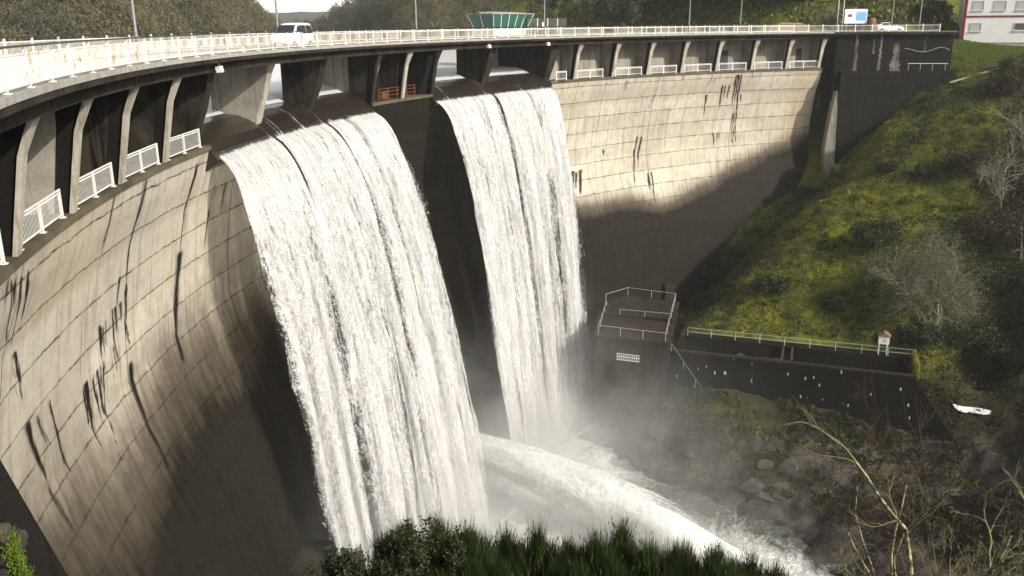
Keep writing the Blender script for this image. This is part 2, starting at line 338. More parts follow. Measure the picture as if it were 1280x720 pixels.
# ------------------------------------------------------------------ terrain (one sheet for the gorge and right bank)
CP = np.array([
 # camera bank (left bank, steep)
 (-60,-40,0),(0,-40,6),(60,-40,-6),(-12,-4,-.3),(0,0,-1.2),(8,-2,-2.6),(-12,8,-4.2),(-14,14,-9),(-10.5,15.0,-8.8),(-7,14,-9.6),(0,9,-6.0),(6,9,-6.6),(-4,15.5,-10.3),(1,15.5,-10.3),(5,15.5,-10.6),(9,14,-11.5),(-15,24,-19),(-13,32,-25),(-8,24,-19),(0,20,-17),(12,14,-16),
 (-15,45,-32),(-13.5,54,-34.5),(-6,40,-32),(4,32,-30),(16,22,-27),(-9,60,-44),(-2,52,-44),(8,42,-43),(20,28,-41),(34,8,-40),(50,-20,-36),(-18,66,-47),(-30,20,-1),(-24,8,-1),
 # river bed
 (-10,72,-49),(-6,88,-49),(2,94,-49),(12,84,-49.5),(22,68,-49),(28,52,-49),(40,28,-49),(62,0,-49),(100,-40,-49),
 # right bank: rocks and foot
 (10,101.5,-43),(15,95,-43.5),(19.5,87,-43.8),(24,80,-45),(30,72,-45),(36,62,-45),(44,48,-45),(56,30,-44),(80,5,-44),(13,99.5,-41),(19,93.2,-38.4),(24,91.2,-38.6),(33,88.2,-39.9),(41,85.4,-41.4),(46,83.5,-42.2),(26,85,-41.8),(34,81,-43),
 (40,76,-43.5),(46,72,-42),(48,80,-42.5),(53,93.5,-43.4),(58,86,-39),(54,66,-38),(62,50,-36),(80,30,-30),
 # slope above the channel
 (22,103,-34),(31,98.5,-34),(42.5,92.8,-34.2),(48,91,-34.5),(23,112,-40),(26.5,119,-39.5),(29.3,125.5,-37),(32,128.6,-31.8),(36.6,132.2,-27.4),(44.5,135.6,-25),(50.3,134.2,-20.2),(56,134.5,-14.2),(64,134.5,-7.8),(31,119,-33),(36,126,-28.8),(28,107,-30),(33,109.6,-27),(46,108.4,-24.5),(41,118,-22.5),(50,122,-17.5),(55,118.6,-17.5),(53.7,129,-12.8),(58,112,-20),(47.2,94.2,-31.6),(50.5,101.7,-27),(61.6,103.8,-22.5),(55,88,-33),(68,92,-22),(66,118,-13),(64,128,-9),
 (70,134,-6.2),(76,130,-7),(82,120,-9),(90,104,-6),(84,90,-10),(78,74,-18),(100,120,4),(110,90,8),(100,66,-2),(120,50,6),(140,20,4),(170,100,40),(170,20,24),(140,120,28),
 # platform, house, hillside behind the road
 (68.5,142,-3.6),(71,146,-3),(80,143,-3.4),(72.3,148,-1.5),(83,148,-1.7),(90,150,-1.6),(100,140,-1),(60,150,-.45),(50,150,-.45),(69,153,-.5),(80,160,-1),(95,165,0),(110,150,4),(120,170,14),(75,172,5),(56,154.5,1.2),(46,154.5,-.3),(66,156,4.5),(50,160,6),(60,163,9),(40,162,1.5),(50,180,15),(65,180,18),(90,185,10),(40,215,26),(80,225,40),(160,220,50),(130,200,32),
 (30,168,-3.5),(20,178,-3.5),(8,186,-3.6),(24,200,8),(10,215,8),(-6,200,-4),(0,230,8),(-30,220,-14),(20,158,-12),(10,150,-15),(34,152,-12),(30,146,-15),(0,150,-18),(-30,180,-18),(-40,120,-20),(-60,60,-20),(-60,230,-16),(-45,15,-10)], float)
def _tps(cp, lam=.3):
    n = len(cp); D = np.linalg.norm(cp[:, None, :2] - cp[None, :, :2], axis=-1)
    A = np.zeros((n + 3, n + 3)); A[:n, :n] = -D + 0; A[:n, :n] -= np.eye(n) * lam * -1
    A[:n, n] = 1; A[:n, n + 1:] = cp[:, :2]; A[n, :n] = 1; A[n + 1:, :n] = cp[:, :2].T
    return np.linalg.solve(A, np.concatenate([cp[:, 2], np.zeros(3)]))
_w = _tps(CP)
def _tz(X, Y):
    sh = np.shape(X); x = np.ravel(X).astype(float); y = np.ravel(Y).astype(float); out = np.zeros(len(x))
    for a in range(0, len(x), 20000):
        D = np.hypot(x[a:a + 20000, None] - CP[None, :, 0], y[a:a + 20000, None] - CP[None, :, 1])
        out[a:a + 20000] = -D @ _w[:len(CP)] + _w[len(CP)] + _w[len(CP) + 1] * x[a:a + 20000] + _w[len(CP) + 2] * y[a:a + 20000]
    return out.reshape(sh)
def rockiness(X, Y, Z):
    low = np.clip((-38.5 - Z) / 3, 0, 1) * np.clip((X - 2) / 6, 0, 1)
    cl = np.exp(-((X - 58) / 9) ** 2 - ((Y - 154) / 4) ** 2)
    return np.clip(low + cl, 0, 1)
def flat_mask(X, Y):                  # built platforms keep their level
    return np.clip(1 - np.exp(-(((X - 74) / 16) ** 2 + ((Y - 147) / 9) ** 2) ** 2), 0, 1)
def ground(X, Y):
    X = np.asarray(X, float); Y = np.asarray(Y, float); Z = _tz(X, Y); k = flat_mask(X, Y)
    Z = Z + k * ((fbm(X * .22, Y * .22, 4, 3) - .5) * 1.5 + (fbm(X * .9, Y * .9, 3, 9) - .5) * 1.2)
    rk = rockiness(X, Y, Z)
    cr = np.abs(fbm(X * .28 + .1 * Y, Y * .28, 4, 21) - .5) * 2
    st = np.round(Z / 1.1 + cr) * 1.1
    return Z + rk * ((cr - .35) * 2.0 + .45 * (st - Z))
def gz(x, y): return float(ground(np.array([x]), np.array([y]))[0])

def m_ground():
    t = NT('gorge_ground'); v = t.pos(); g = t.n('NewGeometry')
    def at_(n): a = t.n('Attribute'); a.attribute_name = n; return a.outputs['Fac']
    f1 = t.noise(v, .16, 6, .6); f2 = t.noise(v, .7, 6, .65); f3 = t.noise(v, 4, 4, .65)
    moss = t.mix(t.ramp(f2, [(.35, 0.), (.65, 1.)]), (.19, .185, .010), (.055, .075, .010))
    moss = t.mix(t.ramp(f1, [(.45, 0.), (.62, 1.)]), moss, (.045, .058, .010))
    brown = t.mix(t.ramp(f2, [(.4, 0.), (.6, 1.)]), (.050, .034, .017), (.022, .021, .009))
    col = t.mix(at_('moss'), brown, moss)
    lawn = t.mix(t.ramp(f3, [(.3, 0.), (.7, 1.)]), (.11, .16, .018), (.07, .11, .014))
    col = t.mix(at_('lawn'), col, lawn)
    col = t.mix(t.math('MULTIPLY', t.ramp(f3, [(.3, 0.), (.75, 1.)]), .5), col, (.018, .017, .008))
    rock = t.mix(t.ramp(f2, [(.4, 0.), (.6, 1.)]), (.085, .074, .060), (.026, .022, .018))
    rk = t.math('ADD', at_('rock'), t.math('MULTIPLY', t.math('SUBTRACT', f2, .5), .9)); col = t.mix(t.ramp(rk, [(.42, 0.), (.58, 1.)]), col, rock)
    t.bump(t.math('ADD', f2, t.math('MULTIPLY', f3, .4)), .8, .35)
    return t.base(col, .92, 0, .2)
M['ground'] = m_ground()
def moss_w(X, Y):
    hill = np.exp(-(np.clip(X - (43 + (Y - 95) * .62), 0, None) / 9.0) ** 2) * (Y > 60)
    band = np.exp(-((Y - (92.5 - (X - 18) * .36) + 4) / 4) ** 2) * (X > 16) * (X < 52)
    far_ = ((Y > 150) & (X > 44)) * 1.0
    return np.clip(np.maximum(np.maximum(hill * (Y > 97 - (X - 20) * .3), band * .7), far_), 0, 1)
def lawn_w(X, Y): return np.clip(np.exp(-(((X - 75) / 8) ** 2 + ((Y - 142) / 6.5) ** 2) ** 2) * 1.3, 0, 1)
xs = np.arange(-60, 170.1, 1.0); ys = np.arange(-40, 230.1, 1.0)
GX, GY = np.meshgrid(xs, ys); GZ = ground(GX, GY)
terrain = grid_obj('terrain', np.stack([GX, GY, GZ], -1), M['ground'], attrs={'moss': moss_w(GX, GY), 'rock': rockiness(GX, GY, _tz(GX, GY)), 'lawn': lawn_w(GX, GY)})
terrain['kind'] = 'structure'

# far ground: the reservoir's hills, out to the horizon
def shore(phi): return np.interp(phi, [-60, -29, -22, -17, -14, -12.5, -10, -6, 2, 8, 14, 30], [150, 135, 150, 190, 260, 330, 300, 215, 205, 190, 200, 260])
def crest(phi): return np.interp(phi, [-60, -29, -22, -18, -15.8, -14.6, -13.6, -12.4, -11.3, -9.5, -6, 2, 8, 14, 30], [60, 50, 34, 20, 6, 0, -4, -5, -1, 4, 12, 26, 36, 50, 60])
def farz(phi, d):
    D = shore(phi); x = d * np.sin(np.radians(phi)); y = d * np.cos(np.radians(phi))
    z = -7 + (np.clip(d - D, -10, None)) * .42; H = crest(phi) + (fbm(x * .01, y * .01, 3, 5) - .5) * 10
    z = np.where(z < H, z, H + (z - H) * .02)
    mt = np.exp(-((d - 1500) / 500) ** 2) * (22 + 12 * fbm(x * .004, y * .004, 3, 8)) * 1.0
    return np.maximum(z, mt * (d > 700) - 8) + (fbm(x * .05, y * .05, 3, 11) - .5) * 3
ph = np.linspace(-75, 60, 170); ds = np.concatenate([np.linspace(110, 480, 90), np.geomspace(500, 2050, 30)])
PH, DS = np.meshgrid(ph, ds); FZ = farz(PH, DS)
_hx, _hy = DS * np.sin(np.radians(PH)), DS * np.cos(np.radians(PH))
FZ = np.where((np.hypot(_hx - CX, _hy - CY) < 112) | ((PH > 6) & (DS < 235)) | ((PH > -2) & (DS < 190)), -70, FZ)
M['hill_ground'] = m_plain('woodland_floor', (.070, .062, .034), .95, scale=.06, c2=(.034, .038, .020))
hills = grid_obj('hills', np.stack([DS * np.sin(np.radians(PH)), DS * np.cos(np.radians(PH)), FZ], -1), M['hill_ground']); hills['kind'] = 'structure'

# ------------------------------------------------------------------ water surfaces
def m_reservoir():
    t = NT('reservoir_water'); f = t.noise(t.pos((1, .5, 1)), .9, 3, .5); t.bump(f, .10, .1)
    t.b.inputs['IOR'].default_value = 1.33; return t.base((.64, .64, .62), .28, 0, .8)
th = np.linspace(-24, 66, 91); rr = np.array([96.5, 97.2, 98.0, 98.8, 104, 115, 140, 200, 300, 460, 800])
T2, R2 = np.meshgrid(th, rr); P2 = polv(T2, R2, np.interp(R2, [96.5, 97.2, 98.0, 98.8], [-4.24, -4.0, -3.75, -3.6]))
reservoir = grid_obj('reservoir_water', P2, m_reservoir()); reservoir['kind'] = 'structure'
def m_pool():
    t = NT('plunge_pool_water'); v = t.pos()
    def at_(n): a = t.n('Attribute'); a.attribute_name = n; return a.outputs['Fac']
    f1 = t.noise(v, .35, 6, .62, .8); f2 = t.noise(v, 1.6, 5, .65, .6)
    fo = t.math('ADD', at_('foam'), t.math('MULTIPLY', t.math('SUBTRACT', t.math('ADD', t.math('MULTIPLY', f1, .6), t.math('MULTIPLY', f2, .4)), .5), 1.5))
    m_ = t.ramp(fo, [(.28, 0.), (.80, 1.)])
    col = t.mix(m_, (.10, .105, .085), (.76, .76, .73)); t.bump(t.math('ADD', f1, f2), 1.0, .7)
    return t.base(col, t.mix(m_, (.15, .15, .15), (.75, .75, .75)), 0, .5)
def foam_w(X, Y):
    th_ = np.degrees(np.arctan2(Y - CY, CX - X)); r_ = np.hypot(X - CX, Y - CY)
    jl = 82.6 - .534 * (X + 6.6); jd = np.abs(Y - jl) 
    a = np.clip(1 - (88 - r_) / 14., 0, 1) * (r_ < 92)
    b = np.exp(-(jd / 4.5) ** 2) * (X > -4) * (X < 30)
    c = .95 * np.exp(-(((X - 7) / 9) ** 2 + ((Y - 91) / 7) ** 2))
    return np.clip(.12 + c + a * 1.0 + b * 1.0 + .75 * np.exp(-((jd + (Y > jl) * 3) / 10) ** 2) * (X > -12) * (X < 27), 0, 1.1)
px_ = np.arange(-24, 110, .8); py_ = np.arange(-30, 108, .8); QX, QY = np.meshgrid(px_, py_); FO = foam_w(QX, QY)
QZ = -46 + FO * ((fbm(QX * .3, QY * .3, 4, 31) - .4) * 1.6 + (fbm(QX * 1.1, QY * 1.1, 3, 33) - .5) * .7) + (fbm(QX * .5, QY * .5, 3, 35) - .5) * .35
pool = grid_obj('river_water', np.stack([QX, QY, QZ], -1), m_pool(), attrs={'foam': FO}); pool['kind'] = 'structure'

# ------------------------------------------------------------------ the dam
dam = empty('arch_dam', pol(23, 93.6, -5.2))
tag(dam, 'tall curved concrete arch dam carrying a road across the gorge', 'dam')
DL = np.array(dam.location)
def part(o): o.parent = dam; o.location = Vector(o.location) - dam.location; return o
SPILL = [(2.4, 19.8), (26.7, 40.7)]
BAYS = [(2.4, 8.4), (8.4, 14.1), (14.1, 19.8), (26.7, 33.5), (33.5, 40.7)]
def in_spill(th): return any(a <= th <= b for a, b in SPILL)
TH0, TH1 = -24.0, 72.2
# stains surveyed on the face: (photo start, photo end, width m, strength)
STREAKS = [((248,202),(226,312),.55,1),((226,312),(232,465),.6,.9),((183,223),(157,356),.30,.9),((157,356),(163,452),.45,1),((163,452),(216,596),.42,.9),((171,255),(167,300),.5,.6),
 ((272,228),(262,275),.45,.95),((284,228),(272,282),.35,.7),((262,260),(252,330),.2,.8),((144,240),(119,342),.32,.75),((150,345),(147,380),.3,.9),
 ((128,405),(134,450),.9,1),((146,380),(152,440),1.0,1),((140,430),(150,490),.5,.9),((105,480),(127,565),.85,1),((117,468),(137,540),.7,1),((128,455),(150,580),.5,1),((110,500),(118,540),.5,.9),
 ((62,500),(94,596),.22,.9),((46,520),(62,568),.5,.8),((30,345),(18,440),.75,1),((16,352),(8,420),.7,.9),((17,441),(33,530),.5,1),((33,530),(60,606),.4,.9),((60,606),(112,690),.45,.85),((8,350),(0,400),.8,.8),((36,350),(30,380),.3,.8),
 ((799,170),(797,252),1.1,1),((720,213),(722,262),1.5,1),((811,215),(817,254),.9,1),((884,117),(879,150),.5,1),((905,106),(901,132),.7,1),((912,106),(908,130),.4,.8),((924,93),(918,145),1.0,1),((918,140),(919,190),.7,.95),((895,165),(897,186),.9,.8),((880,164),(893,170),.4,.6),((754,186),(753,201),.45,1),((818,118),(808,150),.5,.8),((784,100),(779,116),.9,.6),((700,140),(703,165),.6,.8),((926,118),(926,130),.25,.8),((855,92),(852,110),.6,.8),((893,92),(888,108),.6,.8),((941,90),(940,100),.5,.7),((765,98),(763,108),.6,.6),((707,180),(708,200),.4,.7),((860,214),(861,228),1.,.6)]
STK = []; rq = np.random.default_rng(12)
for a, b, w, s in STREAKS:
    ta, za = onwall(*a); tb, zb = onwall(*b); L_s = math.hypot((tb - ta) * 1.64, zb - za)
    if (w >= .45 and L_s < 6.5) or w >= .9:
        for k in range(5): f_ = rq.uniform(-.6, .6) * w / 1.64; l_ = rq.uniform(.5, 1.35); STK.append((ta + f_, za + rq.uniform(-.15, .1), ta + f_ + (tb - ta) * l_, za + (zb - za) * l_, w * rq.uniform(.25, .55), s * rq.uniform(.7, 1.0)))
    else: STK.append((ta, za, tb, zb, w * 1.8, s))
rs = np.random.default_rng(3)
for k in range(230):
    ta = rs.uniform(-22, 72); za = -5.2 - 2.05 * rs.integers(0, 8) + rs.uniform(-.1, .1) - (.9 if k % 3 else 0); L = rs.uniform(.8, 5.5)
    STK.append((ta, za, ta + rs.uniform(-.06, .06), za - L, rs.uniform(.08, .3), rs.uniform(.2, .5)))
def wall_attrs(T, Z):
    U = np.radians(T) * 94
    st = np.zeros_like(T)
    edge = (fbm(U * 2.2, Z * .7, 3, 41) - .5)
    for ta, za, tb, zb, w, s in STK:
        q = (za - Z) / max(za - zb, .3); tc = ta + (tb - ta) * np.clip(q, 0, 1); du = np.abs(np.radians(T - tc) * 94 + edge * .42)
        m = np.exp(-(du / (w * .62 * (1 - .6 * np.clip(q, 0, 1)))) ** 2) * np.clip((q + .02) * 25, 0, 1) * np.clip((1.0 - q) * (9 if s > .85 else 2.5), 0, 1)
        st = np.maximum(st, m * s)
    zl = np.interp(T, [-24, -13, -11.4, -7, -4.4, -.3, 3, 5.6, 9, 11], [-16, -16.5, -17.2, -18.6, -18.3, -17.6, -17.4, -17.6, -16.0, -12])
    zr = np.interp(T, [39, 42, 45, 55, 61, 65, 70, 73], [-8, -16, -21.2, -23.0, -20.8, -18.6, -15.6, -14.5])  # right side: the hill's cast shadow painted dark below this height
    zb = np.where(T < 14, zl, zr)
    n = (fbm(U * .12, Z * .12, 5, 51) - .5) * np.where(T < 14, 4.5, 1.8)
    damp = np.clip(.5 + (zb - Z + n) / np.where(T < 14, 6.5, 2.4) * .5, 0, 1)  # spray damp on the left, painted hill shadow on the right
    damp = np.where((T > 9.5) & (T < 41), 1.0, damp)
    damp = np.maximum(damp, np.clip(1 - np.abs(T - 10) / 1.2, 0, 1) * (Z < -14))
    rust = np.clip(np.exp(-((T - 70.3) / 1.1) ** 2) + .6 * np.exp(-((T + 9) / 3.) ** 2) * (Z > -9) + .35 * fbm(U * .1, Z * .1, 2, 61), 0, 1)
    return st, damp, rust  # damp also holds the painted hill shadow on the right
def wall_seg(a, b, top):
    nt = max(4, int((b - a) * 13)); t_ = np.linspace(a, b, nt); z_ = np.concatenate([np.linspace(top, -28, int((top + 28) * 4.5)), np.linspace(-28.5, -52, 50)])
    T, Z = np.meshgrid(t_, z_); return T, Z
segs = [(TH0, 2.4, -5.2), (2.4, 19.8, -6.5), (19.8, 26.7, -5.2), (26.7, 40.7, -6.5), (40.7, TH1, -5.2)]
for a, b, top in segs:
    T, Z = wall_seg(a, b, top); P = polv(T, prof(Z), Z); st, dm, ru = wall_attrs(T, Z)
    o = grid_obj('arch_wall', P, M['wall'], uv=np.stack([np.radians(T) * 94, Z], -1), attrs={'stain': st, 'damp': dm, 'rust': ru}); part(o)  # 'damp' carries both spray damp and the painted hill shadow
    # crest block behind the face: top, ends and upstream side
    t_ = np.linspace(a, b, max(4, int((b - a)))); mb = MB()
    mb.grid([polv(t_, prof(top) * np.ones_like(t_), top), polv(t_, 99.0 * np.ones_like(t_), top)][::-1])
    mb.grid([polv(t_, 99.0 * np.ones_like(t_), top), polv(t_, 99.0 * np.ones_like(t_), -30.0)][::-1])
    for te in (a, b):
        zz = np.linspace(top, -30, 40); mb.grid([[pol(te, float(prof(z)), z), pol(te, 99.0, z)] for z in zz])
    part(mb.build('crest_block', M['conc_dark'] if top < -6 or a > 15 and a < 25 else M['conc']))
# ledge lip: mossy dark strip on the walkway
def ring(name, t0, t1, poly, mat, step=1.0, par=True):
    t_ = np.linspace(t0, t1, max(2, int(abs(t1 - t0) / step) + 1)); n = len(poly); mb = MB()
    V = np.concatenate([[pol(t, r, z) for r, z in poly] for t in t_]); Fc = []
    for i in range(len(t_) - 1):
        for k in range(n): Fc.append((i * n + k, i * n + (k + 1) % n, (i + 1) * n + (k + 1) % n, (i + 1) * n + k))
    Fc += [tuple(range(n))[::-1], tuple((len(t_) - 1) * n + k for k in range(n))]
    mb.add(V, Fc); o = mb.build(name, mat); return part(o) if par else o
M['ledge'] = m_concrete('mossy_ledge', (.13, .11, .07), (.03, .03, .018), .8, False)
for a, b in ((TH0, 2.4), (19.8, 26.7), (40.7, TH1)):
    ring('ledge', a, b, [(93.50, -5.42), (93.50, -5.16), (99.0, -5.16), (99.0, -5.42)], M['ledge'])
# rounded spillway sills
SILL = [(99.2, -6.8), (99.2, -5.3), (98.6, -4.75), (97.6, -4.38), (96.6, -4.25), (95.6, -4.36), (94.7, -4.68), (94.0, -5.15), (93.45, -5.7), (93.2, -6.05), (93.3, -6.3), (93.9, -6.7)]
def m_sill():
    t = NT('wet_sill_concrete'); f = t.noise(t.pos((1, 1, 1)), 1.5, 5); return t.base(t.mix(f, (.026, .020, .013), (.009, .0075, .006)), .28, 0, .4)
M['sill'] = m_sill()
for a, b in SPILL: ring('spillway_sill', a, b, SILL, M['sill'], .7)
# road deck
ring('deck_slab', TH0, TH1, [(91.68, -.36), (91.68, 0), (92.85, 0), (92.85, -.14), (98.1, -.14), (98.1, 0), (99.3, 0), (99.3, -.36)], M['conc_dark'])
ring('kerb', TH0, TH1, [(91.64, -.14), (91.64, .05), (92.83, .05), (92.83, .003), (91.676, .003), (91.676, -.14)], M['grey_top'])
ring('kerb', TH0, TH1, [(98.12, .0), (98.12, .05), (99.28, .05), (99.28, .0)], M['grey_top'])
ring('road_surface', TH0, TH1, [(92.87, -.14), (92.87, -.13), (98.08, -.13), (98.08, -.14)], M['asphalt'])
ring('road_line', TH0, TH1, [(95.42, -.13), (95.42, -.124), (95.54, -.124), (95.54, -.13)], M['white_clean'])
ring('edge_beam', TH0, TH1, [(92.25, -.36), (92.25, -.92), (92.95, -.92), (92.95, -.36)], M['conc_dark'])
# piers
PIERS = [-21.7, -17.7, -13.6, -9.55, -5.6, -1.7, 19.8, 23.3, 26.7, 43.6, 48.15, 52.25, 56.25, 60.25, 64.3, 68.2, 71.75]
def pier(th, prof_, w, mat, name='pier'):
    t = R_(th); tang = np.array([math.sin(t), math.cos(t), 0]); P = [pol(th, r, z) - tang * w / 2 for r, z in prof_]
    return part(MB().prism(P, tang * w).build(name, mat))
NP = [(93.7, -.92), (93.8, -2.0), (94.3, -5.16), (95.7, -5.16), (95.7, -.36), (93.7, -.36)]
WEB = [(92.62, -.925), (93.1, -2.1), (93.70, -5.16), (94.45, -5.16), (93.9, -2.0), (93.85, -.925)]
def rib(th_, mat, lv=((-.925, 92.45, .42), (-1.35, 92.66, .36), (-2.1, 92.98, .27), (-3.6, 93.28, .25), (-5.155, 93.58, .24)), dep=.16):
    t = R_(th_); tang = np.array([math.sin(t), math.cos(t), 0]); mb = MB(); V = []
    for z, r, hw in lv: V += [pol(th_, r, z) - tang * hw, pol(th_, r, z) + tang * hw, pol(th_, r + dep, z) + tang * hw, pol(th_, r + dep, z) - tang * hw]
    n = len(lv); Fc = [(4 * i + k, 4 * i + (k + 1) % 4, 4 * i + 4 + (k + 1) % 4, 4 * i + 4 + k) for i in range(n - 1) for k in range(4)] + [(3, 2, 1, 0), (4 * n - 4, 4 * n - 3, 4 * n - 2, 4 * n - 1)]
    return part(mb.add(V, Fc).build('pier_rib', mat))
FACE_M = {}
for i, th_ in enumerate(PIERS):
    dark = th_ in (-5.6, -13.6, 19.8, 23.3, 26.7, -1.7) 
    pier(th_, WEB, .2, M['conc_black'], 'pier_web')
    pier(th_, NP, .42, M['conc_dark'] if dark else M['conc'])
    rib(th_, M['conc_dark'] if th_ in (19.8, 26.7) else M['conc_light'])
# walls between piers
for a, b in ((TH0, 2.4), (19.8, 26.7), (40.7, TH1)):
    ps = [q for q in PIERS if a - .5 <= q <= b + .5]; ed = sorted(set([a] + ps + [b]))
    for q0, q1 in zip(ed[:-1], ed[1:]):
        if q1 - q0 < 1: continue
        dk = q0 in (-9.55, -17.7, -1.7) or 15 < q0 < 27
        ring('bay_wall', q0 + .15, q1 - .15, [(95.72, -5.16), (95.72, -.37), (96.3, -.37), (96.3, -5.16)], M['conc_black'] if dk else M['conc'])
for th_, w in ((62.2, 1.3), (66.9, .0), (70.4, .9), (24.9, 1.2)):
    if w:
        ring('door', th_ - w * .5 / 1.65, th_ + w * .5 / 1.65, [(95.6, -5.15), (95.6, -2.4), (95.75, -2.4), (95.75, -5.15)], M['plate'], .5)
# spillway piers: long walls running upstream
SPP = [(93.0, -.925), (93.2, -1.6), (93.7, -3.2), (94.6, -5.2), (94.9, -6.2), (101.0, -6.2), (101.4, -.37), (93.0, -.37)]
for th_, mt, w, rb in ((2.4, 'conc_dark', 1.0, 98.9), (8.4, 'conc', .9, 97.4), (14.1, 'conc_dark', .95, 96.6), (20.2, 'conc', 1.0, 98.9), (26.3, 'conc_black', 1.0, 98.9), (33.5, 'conc_dark', 1.1, 97.7), (40.9, 'conc_dark', 1.2, 101.)):
    pier(th_, [(min(r, rb), z) for r, z in SPP], w, M[mt], 'spillway_pier')
    if th_ in (8.4,): rib(th_, M['conc_light'], ((-.93, 92.9, .5), (-1.6, 93.2, .4), (-3.0, 93.6, .36), (-5.4, 94.4, .34)))
# gate guides and pipes seen in the right hand openings
for th_ in (35.0, 35.7):
    part(MB().tube([pol(th_, 97.5, -4.2), pol(th_, 97.5, -.4)], .16, 8).build('guide_pipe', M['white_clean']))
part(MB().box(pol(39.0, 100.2, -2.7), (1.3, .5, 4.6), R_(51)).build('gate_pillar', M['conc']))
# right abutment (thrust block) under the road's straight end
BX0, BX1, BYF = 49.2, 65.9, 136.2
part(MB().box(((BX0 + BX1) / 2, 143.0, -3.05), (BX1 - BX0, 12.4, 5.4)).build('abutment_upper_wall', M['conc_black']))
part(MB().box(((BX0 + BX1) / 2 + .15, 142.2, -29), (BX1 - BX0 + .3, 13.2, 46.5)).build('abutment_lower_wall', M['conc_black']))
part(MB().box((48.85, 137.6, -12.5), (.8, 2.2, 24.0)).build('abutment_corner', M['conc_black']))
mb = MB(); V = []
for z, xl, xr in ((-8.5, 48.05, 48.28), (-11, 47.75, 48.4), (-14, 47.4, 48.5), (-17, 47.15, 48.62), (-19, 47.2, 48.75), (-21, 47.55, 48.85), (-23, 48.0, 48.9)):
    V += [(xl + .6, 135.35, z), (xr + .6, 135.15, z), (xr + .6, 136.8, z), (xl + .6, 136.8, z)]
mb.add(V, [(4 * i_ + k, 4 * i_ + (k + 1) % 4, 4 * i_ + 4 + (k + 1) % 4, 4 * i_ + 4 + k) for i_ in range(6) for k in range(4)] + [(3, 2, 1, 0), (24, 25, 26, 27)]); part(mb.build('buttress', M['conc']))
e0 = pol(TH1, 91.68); 
DIRX = np.array([66.0 - e0[0], 135.95 - e0[1], 0]); LEN = np.linalg.norm(DIRX); DIRX /= LEN; NRM = np.array([-DIRX[1], DIRX[0], 0])
def spoint(s, off, z): return e0 + DIRX * s + NRM * off + np.array([0, 0, z])
def strip(name, s0, s1, poly, mat):
    return part(MB().prism([spoint(s0, o_, z_) for o_, z_ in poly], DIRX * (s1 - s0)).build(name, mat))
strip('deck_slab', -.3, LEN, [(0, -.36), (0, 0), (1.15, 0), (1.15, -.14), (6.4, -.14), (6.4, 0), (13.0, 0), (13, -.36)], M['conc_dark'])
strip('kerb', -.3, LEN, [(.02, 0), (.02, .05), (1.13, .05), (1.13, 0)], M['grey_top'])
strip('road_surface', -.3, LEN, [(1.17, -.14), (1.17, -.13), (6.38, -.13), (6.38, -.14)], M['asphalt'])
# light lime streaks run down the black abutment
M['lime'] = m_concrete('lime_streak_concrete', (.20, .18, .145), (.03, .026, .02), .9)
for px0, wz, z0, z1 in ((1070.5, .55, -.5, -5.6), (1101, .4, -.4, -5.6), (1121, 1.25, -1.6, -5.7), (1092, .25, -1., -3.2), (1156, .2, -.6, -3)):
    d = ray(px0, 60); X = d[0] / d[1] * 136.79
    V = []; nn = 14
    for k in range(nn + 1):
        q = k / nn; z = z0 + (z1 - z0) * q; ww = wz * (.55 + .7 * q) * rs.uniform(.7, 1.25); sh = rs.uniform(-.1, .1)
        V += [(X + sh - ww / 2, 136.785, z), (X + sh + ww / 2, 136.785, z)]
    mb = MB(); mb.add(V, [(2 * k, 2 * k + 1, 2 * k + 3, 2 * k + 2) for k in range(nn)]); part(mb.build('lime_stain', M['lime']))

